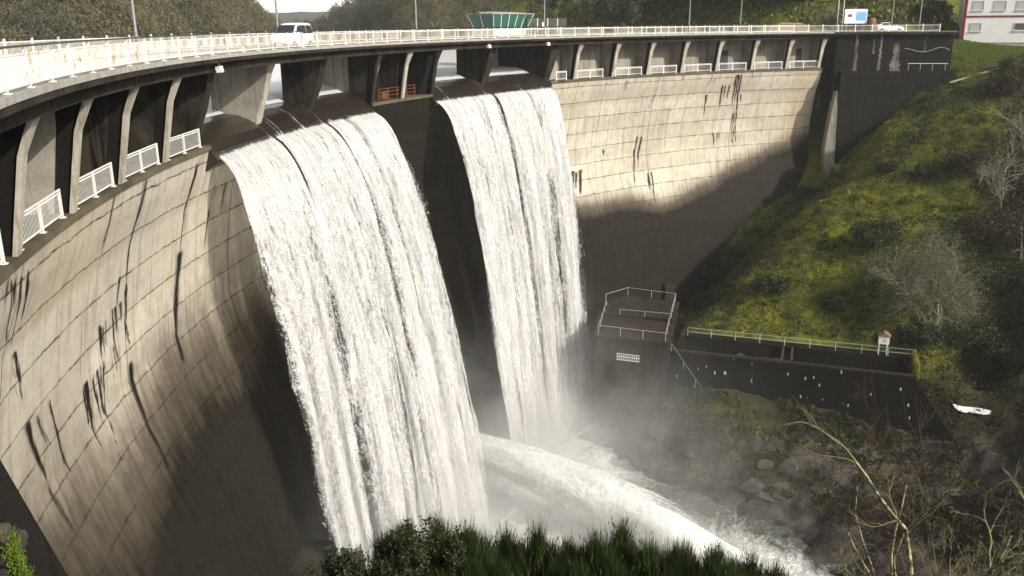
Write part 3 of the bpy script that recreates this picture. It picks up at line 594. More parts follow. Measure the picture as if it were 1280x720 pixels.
# ------------------------------------------------------------------ waterfalls
def m_nappe(name, cover, grain, seed):
    t = NT(name); u = t.n('UVMap').outputs[0]; sp = t.n('SeparateXYZ'); t.l(u, sp.inputs[0])
    def nz(sx, sy, sc, det=3, ro=.6, off=0):
        m2 = t.n('Mapping'); m2.inputs['Scale'].default_value = (sx, sy, 1); m2.inputs['Location'].default_value = (seed * 7.3 + off, seed * 3.1, 0); t.l(u, m2.inputs[0]); return t.noise(m2.outputs[0], sc, det, ro)
    v = sp.outputs[1]
    a = t.n('Attribute'); a.attribute_name = 'edge'; edge = a.outputs['Fac']
    a2 = t.n('Attribute'); a2.attribute_name = 'band'; band = a2.outputs['Fac']
    col_n = nz(1, .025, .55, 4, .6); mid = nz(1, .13, 1.5, 4, .65, 3); fn = nz(1, .22, 7.5, 3, .7, 5); gr = nz(1, .5, 15, 2, .6, 9)
    fall = t.math('MULTIPLY', v, .028, True)
    s = t.math('ADD', t.math('MULTIPLY', t.math('SUBTRACT', mid, .5), 1.1), t.math('MULTIPLY', t.math('SUBTRACT', fn, .5), 1.5 * grain))
    s = t.math('ADD', s, t.math('MULTIPLY', t.math('SUBTRACT', gr, .5), 1.3 * grain))
    s = t.math('ADD', s, t.math('MULTIPLY', t.math('SUBTRACT', col_n, .52), t.math('ADD', t.math('MULTIPLY', fall, 2.2), .5)))
    s = t.math('MULTIPLY', s, t.math('SUBTRACT', 1.0, t.math('MULTIPLY', fall, .45)))
    s = t.math('SUBTRACT', t.math('ADD', s, t.math('ADD', cover, t.math('MULTIPLY', fall, .10))), t.math('MULTIPLY', band, t.math('ADD', t.math('MULTIPLY', fall, .95), .12)))
    s = t.math('SUBTRACT', s, edge)
    al = t.ramp(s, [(.28, 0.), (.74, 1.)])
    shade = t.mix(t.ramp(mid, [(.3, 0.), (.7, 1.)]), (.55, .545, .53), (.75, .745, .73))
    shade = t.mix(t.math('MULTIPLY', t.ramp(fn, [(.35, 1.), (.6, 0.)]), .5), shade, (.40, .395, .385))
    t.bump(t.math('ADD', t.math('MULTIPLY', mid, 1.0), t.math('MULTIPLY', fn, .35)), .35, .2)
    t.base(shade, .7, 0, .2)
    trl = t.n('BsdfTranslucent'); trl.inputs[0].default_value = (.9, .9, .88, 1); m1 = t.n('MixShader'); m1.inputs[0].default_value = .28
    t.l(t.b.outputs[0], m1.inputs[1]); t.l(trl.outputs[0], m1.inputs[2])
    tr = t.n('BsdfTransparent'); mx = t.n('MixShader'); t.l(al, mx.inputs[0]); t.l(tr.outputs[0], mx.inputs[1]); t.l(m1.outputs[0], mx.inputs[2]); t.l(mx.outputs[0], t.out.inputs[0])
    return t.m
M['nap0'] = m_nappe('falling_water', .82, .78, 1); M['nap1'] = m_nappe('falling_water_veil', .42, .95, 2); M['nap2'] = m_nappe('falling_water_spray', .28, .85, 3)
def kthrow(th): return np.interp(th, [2.4, 8, 14, 19, 24, 26.7, 33, 40.7], [1.02, 1.25, 1.5, 1.68, 1.5, 1.38, 1.25, 1.08])
def nappe(parent, a, b, layer, name):
    nu = int((b - a) * 16); sgrid = np.concatenate([np.linspace(0, 1, 10)[:-1], np.linspace(1, 2, 130)])
    t_ = np.linspace(a + (.16 if layer else .12), b - .12, nu); T, Q = np.meshgrid(t_, sgrid)
    # part 0..1 over the sill, 1..2 free fall down to the pool
    rs_ = np.interp(Q, [0, .25, .5, .75, 1], [95.7, 94.9, 94.2, 93.55, 93.15]); zs_ = np.interp(Q, [0, .25, .5, .75, 1], [-4.30, -4.53, -4.95, -5.52, -6.0])
    d = np.clip(Q - 1, 0, 1) ** 1.35 * 41.2; x_ = (T - a) / (b - a)
    wv = (fbm(T * 2.1 + layer * 9, d * .045, 3, 71 + layer) - .5)
    r = np.where(Q <= 1, rs_, 93.15 - kthrow(T) * (np.sqrt(d + .06) - .245)) - layer * .18 * np.clip(d / 4, 0, 1) * (1 + d * .03) - wv * np.clip(d / 10, 0, 1) * 1.7
    z = np.where(Q <= 1, zs_ + .05, -6.0 - d)
    r += np.clip(d / 3, 0, 1) * (fbm(T * 9 + 3 * layer, d * .35, 3, 81 + layer) - .5) * .5
    T = T + np.clip(d / 30, 0, 1) * (x_ - .5) * (.85, 1.9, 3.2)[layer] + (fbm(T * 3, d * .12, 2, 5 + layer) - .5) * .18 * np.clip(d / 6, 0, 1)
    P = polv(T, r, z)
    ed = np.clip(1 - np.minimum(x_, 1 - x_) / (.04 + .11 * np.clip(d / 40, 0, 1)), 0, 1) * (.35 + .65 * np.clip(d / 10, 0, 1))
    # clear dark sheet over the sill, breaking white at the lip
    ed = np.where(Q < 1, ed + np.clip((1.02 - Q) * 4.0 + .35, 0, 1.15) + .05 * vnoise(T * 5, Q * 0) - .75 * np.clip((vnoise(T * 6 + 3, Q * 0) - .82) * 9, 0, 1), ed)
    if layer: ed = ed + (Q < 1.02) * 1.5 + np.clip(1 - d / (4. * layer), 0, 1) * .8
    ba = np.zeros_like(ed)
    for cen, wd, st in BANDS:
        if a - 1 < cen < b + 1: ba = np.maximum(ba, st * np.exp(-((T - cen) / wd) ** 2))
    ba += .30 * np.clip((np.abs(x_ - .5) - .47) / .03, 0, 1) * np.exp(-d / 9)
    return grid_obj(name, P, M['nap%d' % layer], parent, uv=np.stack([np.radians(T) * 92, np.where(Q < 1, Q * 2, 2 + d)], -1), attrs={'edge': ed, 'band': ba}, loc=None)
BANDS = [(5.0, .35, .5), (7.4, .55, .95), (10.3, .4, .55), (11.9, .55, .85), (14.3, .35, .8), (16.2, .45, .7), (18.2, .3, .45), (29.2, .4, .4), (31.5, .35, .5), (33.4, .35, .75), (35.8, .4, .6), (37.6, .45, .95), (39.3, .3, .4)]
M['drop'] = m_plain('water_drops', (.90, .90, .88), .5, var=.1)
for (a0, b0), lab in zip(SPILL, ('broad white waterfall pouring from the three left spillway openings', 'narrower white waterfall dropping from the two right spillway openings')):
    wf = empty('waterfall', (0, 0, 0)); tag(wf, lab, 'waterfall', 'waterfalls over the dam spillways')
    for a, b in BAYS:
        if a >= a0 and b <= b0:
            nappe(wf, a, b, 0, 'nappe')
    nappe(wf, a0, b0, 1, 'veil'); nappe(wf, a0, b0, 2, 'spray_veil')
    wf.location = tuple(pol((a0 + b0) / 2, 84, -46)); 
    for ch in wf.children: ch.location = -Vector(wf.location)
def splash_line(parent, t0, t1, r0, h, lean, seed):
    n, m = 22, int((t1 - t0) * 9); tt = np.linspace(t0, t1, m); v = np.linspace(0, 1, n); T, V = np.meshgrid(tt, v)
    hh = h * (.45 + .9 * fbm(T * .8, T * 0 + seed, 3, seed)) * np.clip((T - t0) / .8, 0, 1) ** .5 * np.clip((t1 - T) / .8, 0, 1) ** .5
    r = r0 - lean * np.sin(V * 1.9) - V * lean * .6 + (fbm(T * 1.5, V * 2, 3, seed + 3) - .5) * 2.2
    return grid_obj('splash', polv(T, r, -46.3 + hh * V), M['jet_spray'], parent, uv=np.stack([np.radians(T) * 88, V * h], -1), attrs={'edge': V * .85 + .05})
# bottom outlet jet
def m_jet(name, cover):
    t = NT(name); u = t.n('UVMap').outputs[0]
    def nz(sx, sy, sc, det=4, ro=.6):
        m2 = t.n('Mapping'); m2.inputs['Scale'].default_value = (sx, sy, 1); t.l(u, m2.inputs[0]); return t.noise(m2.outputs[0], sc, det, ro)
    a = t.n('Attribute'); a.attribute_name = 'edge'
    f = nz(1, .22, 1.2); f2 = nz(1, .4, 5)
    s = t.math('ADD', t.math('MULTIPLY', t.math('SUBTRACT', f, .5), 1.2), t.math('MULTIPLY', t.math('SUBTRACT', f2, .5), .9)); s = t.math('SUBTRACT', t.math('ADD', s, cover), a.outputs['Fac'])
    al = t.ramp(s, [(.12, 0.), (1.0, 1.)]); t.bump(t.math('ADD', f, t.math('MULTIPLY', f2, .6)), .6, .25); t.base(t.mix(f, (.86, .86, .84), (.72, .72, .69)), .7, 0, .2)
    tr = t.n('BsdfTransparent'); mx = t.n('MixShader'); t.l(al, mx.inputs[0]); t.l(tr.outputs[0], mx.inputs[1]); t.l(t.b.outputs[0], mx.inputs[2]); t.l(mx.outputs[0], t.out.inputs[0]); return t.m
M['jet'] = m_jet('jet_water', 1.9); M['jet_spray'] = m_jet('jet_spray', .62)
J0 = np.array([-6.6, 82.6, -39.2]); J1 = np.array([21.5, 67.6, -45.6])
def jet(name, parent, rs0, rs1, lift, mat, seed, a0=0., down=0.):
    n, m = 60, 28; P = np.zeros((n, m, 3)); U = np.zeros((n, m, 2)); Ed = np.zeros((n, m))
    ax = (J1 - J0) * np.array([1, 1, 0]); L = np.linalg.norm(ax); ax /= L; sd_ = np.array([-ax[1], ax[0], 0])
    for i in range(n):
        q = i / (n - 1); c = J0 + (J1 - J0) * np.array([1, 1, 0]) * q; c = np.array([c[0], c[1], J0[2] + lift * 4 * q * (1 - q) * .25 + (J1[2] - J0[2]) * q ** 1.7])
        r = rs0 + (rs1 - rs0) * q ** .8
        for k in range(m):
            a = 2 * math.pi * k / (m - 1); ca, sa = math.cos(a), math.sin(a)
            nn = 1 + .30 * (float(fbm(np.array([k * .5]), np.array([q * 8. + seed]), 3, seed)[0]) - .5) * (1 if 0 < k < m - 1 else 0)
            rz = r * (1.0 if sa > 0 else 1 + down * q); P[i, k] = c + sd_ * ca * r * 1.15 * nn + np.array([0, 0, sa * rz * nn]); U[i, k] = (k / m * 6, q * L)
            Ed[i, k] = max(0, -sa) * .45 * q + max(0, q - .62) * 2.2 + (max(0, .05 - q) * 0)
    return grid_obj(name, P, mat, parent, uv=U, attrs={'edge': Ed})
for wf_, (a0, b0) in zip([o_ for o_ in bpy.data.objects if o_.name.startswith('waterfall') and o_.parent is None], SPILL):
    for q_, (dr, h_, ln) in enumerate(((.3, 6.5, 1.5), (-1.3, 4.8, 2.4), (-3.2, 3.0, 3.2))):
        rm = 93.15 - float(kthrow((a0 + b0) / 2)) * 6.2 + dr; o_ = splash_line(wf_, a0 - .4 - q_ * .5, b0 + .4 + q_ * .5, rm, h_, ln, 40 + q_ + int(a0)); o_.location = -Vector(wf_.location)
wj = empty('water_jet', (0, 0, 0)); tag(wj, 'thick white jet of water shooting from the low outlet across the pool', 'water jet')
jet('jet_core', wj, 1.05, 1.45, 1.4, M['jet'], 3); jet('jet_spray', wj, 1.2, 2.1, 1.2, M['jet_spray'], 5, down=2.0); jet('jet_fall', wj, 1.1, 2.6, .5, M['jet_spray'], 9, down=1.2)
# the splash fan where the jet strikes the river
def fan(parent, c, w, h, seed, lean):
    n, m = 26, 40; P = np.zeros((n, m, 3)); U = np.zeros((n, m, 2)); Ed = np.zeros((n, m))
    for i in range(n):
        for k in range(m):
            v = i / (n - 1); u = k / (m - 1); hh = h * (1 - abs(u - .45) ** 1.4 * 1.3) * (.8 + .4 * float(vnoise(np.array([k * .45]), np.array([seed * 1.]), seed)[0]))
            P[i, k] = np.array(c) + np.array([(u - .5) * w * (1 + .5 * v) + lean[0] * v * v, lean[1] * v * v + 1.1 * math.sin(u * 5), v * hh]); U[i, k] = (u * w, v * h * .6); Ed[i, k] = v * .75 + max(0, abs(u - .5) - .36) * 4
    return grid_obj('splash', P, M['jet_spray'], parent, uv=U, attrs={'edge': Ed})
fan(wj, (19.5, 72.0, -46.2), 7.5, 4.8, 3, (1.6, 1.5)); fan(wj, (17.0, 75, -46.2), 5, 3.0, 5, (-.8, 1.)); fan(wj, (23.6, 67.0, -46.2), 3.4, 2.2, 7, (.5, .8))
wj.location = tuple(J0)
for ch in wj.children: ch.location = -Vector(wj.location)
# spray mist hanging over the pool
def m_mist():
    t = NT('spray_mist'); v = t.pos(); sp = t.n('SeparateXYZ'); g = t.n('NewGeometry'); t.l(g.outputs['Position'], sp.inputs[0])
    f = t.noise(v, .13, 3, .6); dn = t.ramp(f, [(.36, 0.), (.75, 1.)])
    hz = t.math('POWER', t.math('SUBTRACT', 1.0, t.math('DIVIDE', t.math('ADD', sp.outputs[2], 46.5), 24.0, True), True), 2.6)
    dx = t.math('SUBTRACT', sp.outputs[0], CX); dy = t.math('SUBTRACT', sp.outputs[1], CY)
    rr_ = t.math('SQRT', t.math('ADD', t.math('MULTIPLY', dx, dx), t.math('MULTIPLY', dy, dy)))
    rad = t.math('DIVIDE', t.math('SUBTRACT', rr_, 46.0), 40.0, True)
    vol = t.n('VolumePrincipled'); vol.inputs['Color'].default_value = (.985, .98, .97, 1); vol.inputs['Anisotropy'].default_value = .2
    t.l(t.math('MULTIPLY', t.math('MULTIPLY', dn, hz), t.math('MULTIPLY', t.math('POWER', rad, 2.6), .40)), vol.inputs['Density'])
    t.t.nodes.remove(t.b); t.l(vol.outputs[0], t.out.inputs['Volume']); return t.m
mist = MB().prism([(-21, 52, -47), (-4, 47, -47), (36, 56, -47), (34, 81, -47), (17, 92, -47), (9.4, 97, -47), (8, 104, -47), (-12, 100, -47)], (0, 0, 25)).build('mist', m_mist())
tag(mist, 'white spray mist drifting above the plunge pool', 'mist', kind='stuff')

# ------------------------------------------------------------------ railings along the road
def project(P):
    d = np.asarray(P, float) - ORG; z = d @ FW; return 640 + F_PX * (d @ RT) / z, 360 - F_PX * (d @ UP) / z
def th_for(px, r, z=0.):
    t_ = np.linspace(-20, 76, 4000); x, _ = project(polv(t_, np.full_like(t_, r), np.full_like(t_, z))); return float(t_[np.argmin(np.abs(x - px))])
def panel_mesh(L, h=.88, low=.12, pitch=.112, bw=.022, bd=.018):
    mb = MB(); n = int(L / pitch)
    for k in range(1, n): mb.box((k * L / n, 0, (h + low) / 2), (bw, bd, h - low))
    mb.bar((0, 0, h), (L, 0, h), .035, .05); mb.bar((0, 0, low), (L, 0, low), .035, .05); return mb
def proto(mb, mat, name):
    o = mb.build(name, mat); me = o.data; bpy.data.objects.remove(o); return me
def post_mesh(h=1.09):
    mb = MB(); mb.box((0, 0, h / 2), (.10, .02, h)); mb.box((0, .05, h / 2), (.03, .08, h)); mb.box((0, .02, .015), (.2, .2, .03)); return mb
def railing(name, R, label, group, inner):
    rt = empty(name, pol(23, R, 0)); L0 = Vector(rt.location); tag(rt, label, 'railing', group)
    step = 1.6; ths = np.arange(-23.4, TH1 + .01, step); pts = [pol(t, R, .05) for t in ths]
    if inner: s0 = .6; q = [spoint(s0 + k * 2.5, .12, .05) for k in range(7)]
    else: q = []
    pts += q
    lens = [np.linalg.norm(b - a) for a, b in zip(pts[:-1], pts[1:])]
    pm = proto(panel_mesh(lens[3], bw=.009), M['white'], 'bar_panel')
    qm = proto(post_mesh(), M['white'], 'post')
    hr = MB()
    for i, p in enumerate(pts):
        n_ = pts[min(i + 1, len(pts) - 1)] - pts[max(0, i - 1)]; a = math.atan2(n_[1], n_[0])
        o = bpy.data.objects.new('post', qm); COL.objects.link(o); o.parent = rt; o.location = Vector(p) - L0; o.rotation_euler = (0, 0, a)
        if i < len(pts) - 1:
            v = pts[i + 1] - p; o = bpy.data.objects.new('bar_panel', pm); COL.objects.link(o); o.parent = rt
            o.location = Vector(p) - L0; o.rotation_euler = (0, 0, math.atan2(v[1], v[0])); o.scale = (np.linalg.norm(v) / lens[3], 1, 1)
    hr.tube([np.array(p) + (0, 0, 1.08) for p in pts], .035, 6); h = hr.build('handrail', M['black_rail']); h.parent = rt; h.location = -L0
    return rt
railing('road_railing', 91.83, 'long white barred railing with dark handrail on the road edge above the falls', 'road railings', True)
railing('road_railing', 98.72, 'long white barred railing on the reservoir side of the road, behind the van', 'road railings', False)
# short railings on the ledge between the piers
lp = proto(panel_mesh(2.5, .95, .16, .13, .012, .010), M['white_clean'], 'bar_panel')
lq = proto(post_mesh(1.05), M['white_clean'], 'post')
LEDGE_LABELS = {-17.7: 'ledge railing nearest the camera, cut off by the photo edge under the road',
 -13.6: 'white ledge railing under the road, farthest from the big fall of the four whole ones', -9.55: 'white ledge railing under the road, third one along from the big waterfall',
 -5.6: 'white ledge railing under the road, second one along from the big waterfall', -1.7: 'white ledge railing under the road, right beside the big waterfall',
 43.6: 'white ledge railing on the far wall, next one right of the pier-side railing', 48.15: 'white ledge railing on the far wall, third one right of the narrow fall', 52.25: 'white ledge railing on the far wall, fourth one right of the narrow fall',
 56.25: 'white ledge railing on the far wall, fifth one right of the narrow fall', 60.25: 'white ledge railing on the far wall in front of a dark doorway', 64.3: 'white ledge railing on the far wall, second one from the black abutment',
 68.2: 'white ledge railing on the far wall, right beside the black abutment', 41.1: 'shortest white ledge railing, right beside the narrow waterfall'}
for th_, lab in LEDGE_LABELS.items():
    a = th_ + .38; rt = empty('ledge_railing', pol(a, 93.72, -5.16)); tag(rt, lab, 'railing', 'railings on the dam ledge')
    n = 1 if th_ == 41.1 else 2; t1 = a + math.degrees(2.5 / 93.7) * (n if n == 2 else .8)
    v = pol(t1, 93.72) - pol(a, 93.72); rt.rotation_euler = (0, 0, math.atan2(v[1], v[0]))
    w = np.linalg.norm(v) / n
    for k in range(n + 1):
        o = bpy.data.objects.new('post', lq); COL.objects.link(o); o.parent = rt; o.location = (k * w, 0, 0)
        if k < n: o = bpy.data.objects.new('bar_panel', lp); COL.objects.link(o); o.parent = rt; o.location = (k * w, 0, 0); o.scale = (w / 2.5, 1, 1)
    o = MB().bar((0, 0, 1.06), (n * w, 0, 1.06), .06, .05).build('handrail', M['white_clean'], rt)
# the orange barrier on the middle ledge
ob = empty('barrier', pol(20.9, 93.9, -5.16)); tag(ob, 'orange rusty barrier on the dark ledge between the two waterfalls', 'barrier')
v = pol(25.0, 93.9) - pol(20.9, 93.9); ob.rotation_euler = (0, 0, math.atan2(v[1], v[0])); L = np.linalg.norm(v)
for k in range(5): MB().box((k * L / 4, 0, .55), (.09, .06, 1.1)).build('post', M['orange'], ob)
for z in (.45, .78, 1.08): MB().bar((0, 0, z), (L, 0, z), .05).build('rail', M['orange'], ob)
MB().box((L * .2, .1, .5), (1.3, .04, .7)).build('panel', M['orange'], ob)
# floodlights under the deck edge
for px, r_, lab in ((274, 92.0, 'small white floodlight under the road above the left edge of the big fall'), (611, 92.0, 'small white floodlight under the road between the narrow fall openings'), (685, 92.0, 'small white floodlight under the road at the right edge of the narrow fall')):
    t = th_for(px, r_, -.8); P = pol(t, r_, -.36); fl = empty('floodlight', P, R_(90 - t)); tag(fl, lab, 'floodlight', 'floodlights under the road')
    MB().box((0, 0, -.12), (.1, .12, .24)).build('bracket', M['steel'], fl)
    mb = MB(); mb.prism([(-.26, .16, -.24), (.26, .16, -.24), (.22, .08, -.58), (-.22, .08, -.58)], (0, -.28, .03)); mb.build('housing', M['white_clean'], fl)

# ------------------------------------------------------------------ lamp posts and flagpoles
def lamp_post(base, ang, label, H=8.5, arm=1.4):
    o = empty('lamp_post', base, ang); tag(o, label, 'lamp post', 'poles along the road')
    mb = MB(); mb.tube([(0, 0, 0), (0, 0, 1.0), (0, 0, H * .6), (0, 0, H)], [.10, .09, .07, .05], 8); mb.tube([(0, 0, 0), (0, 0, .04)], .2, 8); mb.build('pole', M['steel'], o, True)
    MB().tube([(0, 0, H), (arm * .5, 0, H + .25), (arm, 0, H + .3)], .035, 6).build('arm', M['steel'], o)
    MB().prism([(arm - .1, -.12, H + .26), (arm + .5, -.10, H + .26), (arm + .5, .10, H + .26), (arm - .1, .12, H + .26)], (0, 0, .12)).build('lamp_head', M['steel'], o)
for px, r_, lab in ((173, 97.95, 'grey lamp post nearest the camera, rising behind the white road railing'), (349, 97.95, 'thin grey lamp post standing in front of the white van'), (521, 97.95, 'grey lamp post between the white van and the green glass cabin'),
                    (680.5, 97.95, 'grey lamp post rising beside the black mesh fence'), (861, 97.95, 'pale lamp post in front of dark trees on the far road'), (925, 101.5, 'dull grey lamp post near the mossy bank beyond the far road')):
    t = th_for(px, r_); lamp_post(pol(t, r_, .05), R_(180 - t) + math.pi, lab)
def sx(px, off):                       # distance along the straight road for a photo column
    ss = np.linspace(-1, 40, 800); x = np.array([project(spoint(s_, off, .5))[0] for s_ in ss]); return float(ss[np.argmin(np.abs(x - px))])
for px, off, lab in ((1114, 6.7, 'pale lamp post rising behind the white parked car'), (1149, 6.7, 'pale lamp post right of the white parked car')):
    lamp_post(spoint(sx(px, off), off, .05), math.pi / 2, lab)
for px, lab in ((1046, 'bare flagpole left of the information board, the taller looking of the pair'), (1052.5, 'bare flagpole standing closest to the information board')):
    P = spoint(sx(px, 7.6), 7.6, .0); o = empty('flagpole', P); tag(o, lab, 'flagpole', 'flagpoles by the information board')
    MB().tube([(0, 0, 0), (0, 0, 4.5), (0, 0, 9)], [.07, .06, .035], 8).build('pole', M['white_clean'], o, True); MB().tube([(0, 0, 9), (0, 0, 9.12)], [.07, .02], 8).build('finial', M['steel'], o)
    MB().tube([(0, 0, 0), (0, 0, .15)], .16, 8).build('base', M['grey_top'], o)

# ------------------------------------------------------------------ vehicles
def car_body(st, name, mat, parent):   # stations: x, z_bottom, z_belt, z_roof, half width belt, half width roof
    rings = []
    for x, zb, zm, zr, wm, wr in st:
        prof_ = [(wm * .86, zb), (wm * .985, zb + .10), (wm, zb + (zm - zb) * .45), (wm * .985, zm), (wr + (wm - wr) * .35, zm + (zr - zm) * .55), (wr, zr - .06 * (zr > zm + .1)), (wr * .72, zr)]
        rings.append([(x, y, z) for y, z in prof_] + [(x, -y, z) for y, z in prof_[::-1]])
    mb = MB(); n = len(rings[0]); V = [q for r_ in rings for q in r_]; m = len(rings)
    Fc = [(i * n + k, (i + 1) * n + k, (i + 1) * n + (k + 1) % n, i * n + (k + 1) % n) for i in range(m - 1) for k in range(n)] + [tuple(range(n)), tuple(range((m - 1) * n, m * n))[::-1]]
    return mb.add(V, Fc).build(name, mat, parent, True)
def wheel(parent, x, y, r):
    s = 1 if y > 0 else -1
    w = MB().tube([(x, y - .1, r), (x, y - .09, r), (x, y + .09, r), (x, y + .1, r)], [r * .9, r, r, r * .9], 18).build('wheel', M['tyre'], parent, True)
    MB().tube([(x, y + s * .09, r), (x, y + s * .112, r)], [r * .66, r * .6], 14).build('rim', M['steel'], w)
def make_car(loc, rz, st, wins, screen, rear, label, wx, wr, wy, lights, name='car', cat='car'):
    c = empty(name, loc, rz); tag(c, label, cat)
    car_body(st, 'body', M['car_white'], c)
    for s in (1, -1):
        for w in wins:
            P = [(x, s * (y + .012), z) for x, y, z in w]; MB().prism(P, (0, s * .012, 0)).build('window', M['glass_dark'], c)
    MB().prism(screen, (.012, 0, .016)).build('windscreen', M['glass_dark'], c); MB().prism(rear, (-.012, 0, .01)).build('rear_window', M['glass_dark'], c)
    for x in wx:
        for y in (wy, -wy): wheel(c, x, y, wr)
    xf, yl, zl, xb, zt = lights
    for s in (1, -1):
        MB().prism([(xf - .28, s * (yl + .18), zl), (xf - .02, s * (yl - .02), zl - .03), (xf - .04, s * (yl - .05), zl + .14), (xf - .34, s * (yl + .17), zl + .2)], (.02, 0, .015)).build('headlight', M['lamp'], c)
        MB().box((xb + .02, s * (yl + .12), zt), (.08, .16, .42)).build('tail_light', M['tail'], c)
        MB().box((xf - 1.25, s * (wy + .2), zl + .42), (.1, .2, .15)).build('mirror', M['car_white'], c)
    MB().box((xf - .01, 0, zl - .22), (.05, 1.0, .14)).build('grille', M['plate'], c)
    MB().box((xf + .015, 0, zl - .42), (.03, .5, .1)).build('number_plate', M['white_clean'], c)
    MB().box((xf - .04, 0, zl - .42), (.08, 1.3, .2)).build('bumper', M['plate'], c)
    return c
VAN = [(2.12, .45, .62, .64, .62, .5), (2.0, .30, .80, .84, .80, .62), (1.55, .26, .98, 1.02, .86, .72), (1.15, .25, 1.06, 1.12, .88, .76), (.45, .25, 1.08, 1.74, .88, .68), (.1, .25, 1.08, 1.83, .88, .70), (-1.0, .25, 1.08, 1.86, .88, .72), (-1.85, .27, 1.06, 1.83, .87, .70), (-2.05, .32, 1.04, 1.72, .85, .68), (-2.12, .42, .95, 1.10, .80, .70)]
tv = th_for(364, 94.3, .9); pv = pol(tv, 94.3, -.13); ta = R_(90 - tv)
make_car(pv, ta + math.pi, VAN, [[(.95, .87, 1.12), (.42, .87, 1.10), (.42, .75, 1.66), (.52, .76, 1.62)], [(.34, .87, 1.10), (-.75, .87, 1.10), (-.75, .75, 1.70), (.34, .75, 1.68)], [(-.85, .87, 1.10), (-1.85, .87, 1.12), (-1.78, .76, 1.66), (-.85, .75, 1.70)]],
         [(1.12, -.70, 1.13), (1.12, .70, 1.13), (.50, .62, 1.69), (.50, -.62, 1.69)], [(-2.10, -.6, 1.12), (-2.10, .6, 1.12), (-2.06, .58, 1.62), (-2.06, -.58, 1.62)],
         'white passenger van driving along the dam road behind the railing', (1.32, -1.38), .31, .78, (2.05, .56, .72, -2.1, .98), 'van', 'van')
CAR = [(2.1, .42, .58, .6, .58, .45), (1.95, .28, .70, .74, .76, .6), (1.4, .24, .86, .90, .84, .7), (.9, .23, .92, .96, .86, .72), (.1, .23, .93, 1.38, .87, .62), (-.4, .23, .94, 1.46, .87, .62), (-1.2, .24, .95, 1.42, .86, .60), (-1.75, .27, .95, 1.14, .84, .62), (-2.05, .32, .90, .96, .78, .64), (-2.1, .42, .75, .78, .70, .6)]
pc = spoint(sx(1111, 3.0), 3.0, -.13); ca = math.atan2(DIRX[1], DIRX[0])
make_car(pc, ca, CAR, [[(.72, .85, .97), (-.25, .86, .97), (-.25, .68, 1.38), (.12, .68, 1.33)], [(-.33, .86, .97), (-1.45, .85, .98), (-1.18, .66, 1.36), (-.33, .68, 1.39)]],
         [(.92, -.66, .99), (.92, .66, .99), (.16, .56, 1.36), (.16, -.56, 1.36)], [(-1.72, -.6, 1.12), (-1.72, .6, 1.12), (-1.28, .55, 1.38), (-1.28, -.55, 1.38)],
         'white hatchback car parked on the far end of the road near the board', (1.28, -1.3), .31, .76, (2.02, .52, .62, -2.06, .78))

# ------------------------------------------------------------------ control cabin, mesh fence, board, monument
tc = th_for(626, 103.0, 1.0); cb = pol(tc, 103.0, -.1); cab = empty('control_cabin', cb, R_(90 - tc)); tag(cab, 'green glass control cabin with outward leaning windows beside the road', 'cabin')
MB().box((0, 0, -4.0), (6.6, 3.4, 8.4)).build('tower_base', M['conc_dark'], cab)
MB().box((0, 0, .55), (6.8, 3.6, .7)).build('floor_slab', M['white_clean'], cab)
b0, b1, c0, c1, zb_, zt_ = 3.05, 3.75, 1.6, 2.2, .9, 2.75
cor = lambda w, d_, z: [(-w, -d_, z), (w, -d_, z), (w, d_, z), (-w, d_, z)]
lo, hi = cor(b0, c0, zb_), cor(b1, c1, zt_)
gl = MB()
for k in range(4): gl.add([lo[k], lo[(k + 1) % 4], hi[(k + 1) % 4], hi[k]], [(0, 1, 2, 3)])
gl.add(hi, [(0, 1, 2, 3)]); gl.add(lo, [(3, 2, 1, 0)]); gl.build('glass', M['green_glass'], cab)
for k in range(4):
    for q in ((0, .2, .4, .6, .8) if k % 2 == 0 else (0, .5)):
        a = np.array(lo[k]) + (np.array(lo[(k + 1) % 4]) - lo[k]) * q; b = np.array(hi[k]) + (np.array(hi[(k + 1) % 4]) - hi[k]) * q
        MB().bar(a * [1.01, 1.01, 1], b * [1.01, 1.01, 1], .09).build('mullion', M['white_clean'], cab)
MB().prism([(-3.9, -2.35, zt_), (3.9, -2.35, zt_), (3.9, 2.35, zt_), (-3.9, 2.35, zt_)], (0, 0, .1)).build('roof', M['grey_top'], cab)
MB().prism([(-3.6, -2.0, zt_ + .1), (3.6, -2.0, zt_ + .1), (2.2, 0, zt_ + .32), (-2.2, 0, zt_ + .32)], (0, 2.0, 0)).build('roof_cap', M['grey_top'], cab)
t0 = th_for(659, 100.6, 1.); t1 = th_for(709, 100.6, 1.); fe = empty('mesh_fence', pol(t0, 100.6, -.05)); tag(fe, 'black framed mesh fence panel beside the green glass cabin', 'fence')
v = pol(t1, 100.6) - pol(t0, 100.6); L = np.linalg.norm(v); fe.rotation_euler = (0, 0, math.atan2(v[1], v[0]))
MB().box((L / 2, 1.2, -.5), (L + .6, 3.2, .8)).build('platform', M['conc_dark'], fe)
for k in range(5): MB().box((k * L / 4, 0, 1.15), (.09, .09, 2.3)).build('post', M['black_rail'] if k in (0, 4) else M['white_clean'], fe)
for z in (.35, 2.27): MB().bar((0, 0, z), (L, 0, z), .10).build('rail', M['black_rail'], fe)
mb = MB()
for k in range(1, 48): mb.box((k * L / 48, .03, 1.3), (.035, .02, 1.9))
mb.build('mesh', M['steel'], fe)
MB().box((L * .38, -.06, 1.45), (.35, .02, .5)).build('notice', M['white_clean'], fe)
P = spoint(sx(1068.5, 8.3), 8.3, -.1); bd = empty('information_board', P, ca); tag(bd, 'white information board with pale blue picture panel and small navy flag', 'information board')
for x in (-1.3, 1.3): MB().box((x, .06, 1.3), (.12, .1, 2.6)).build('leg', M['steel'], bd)
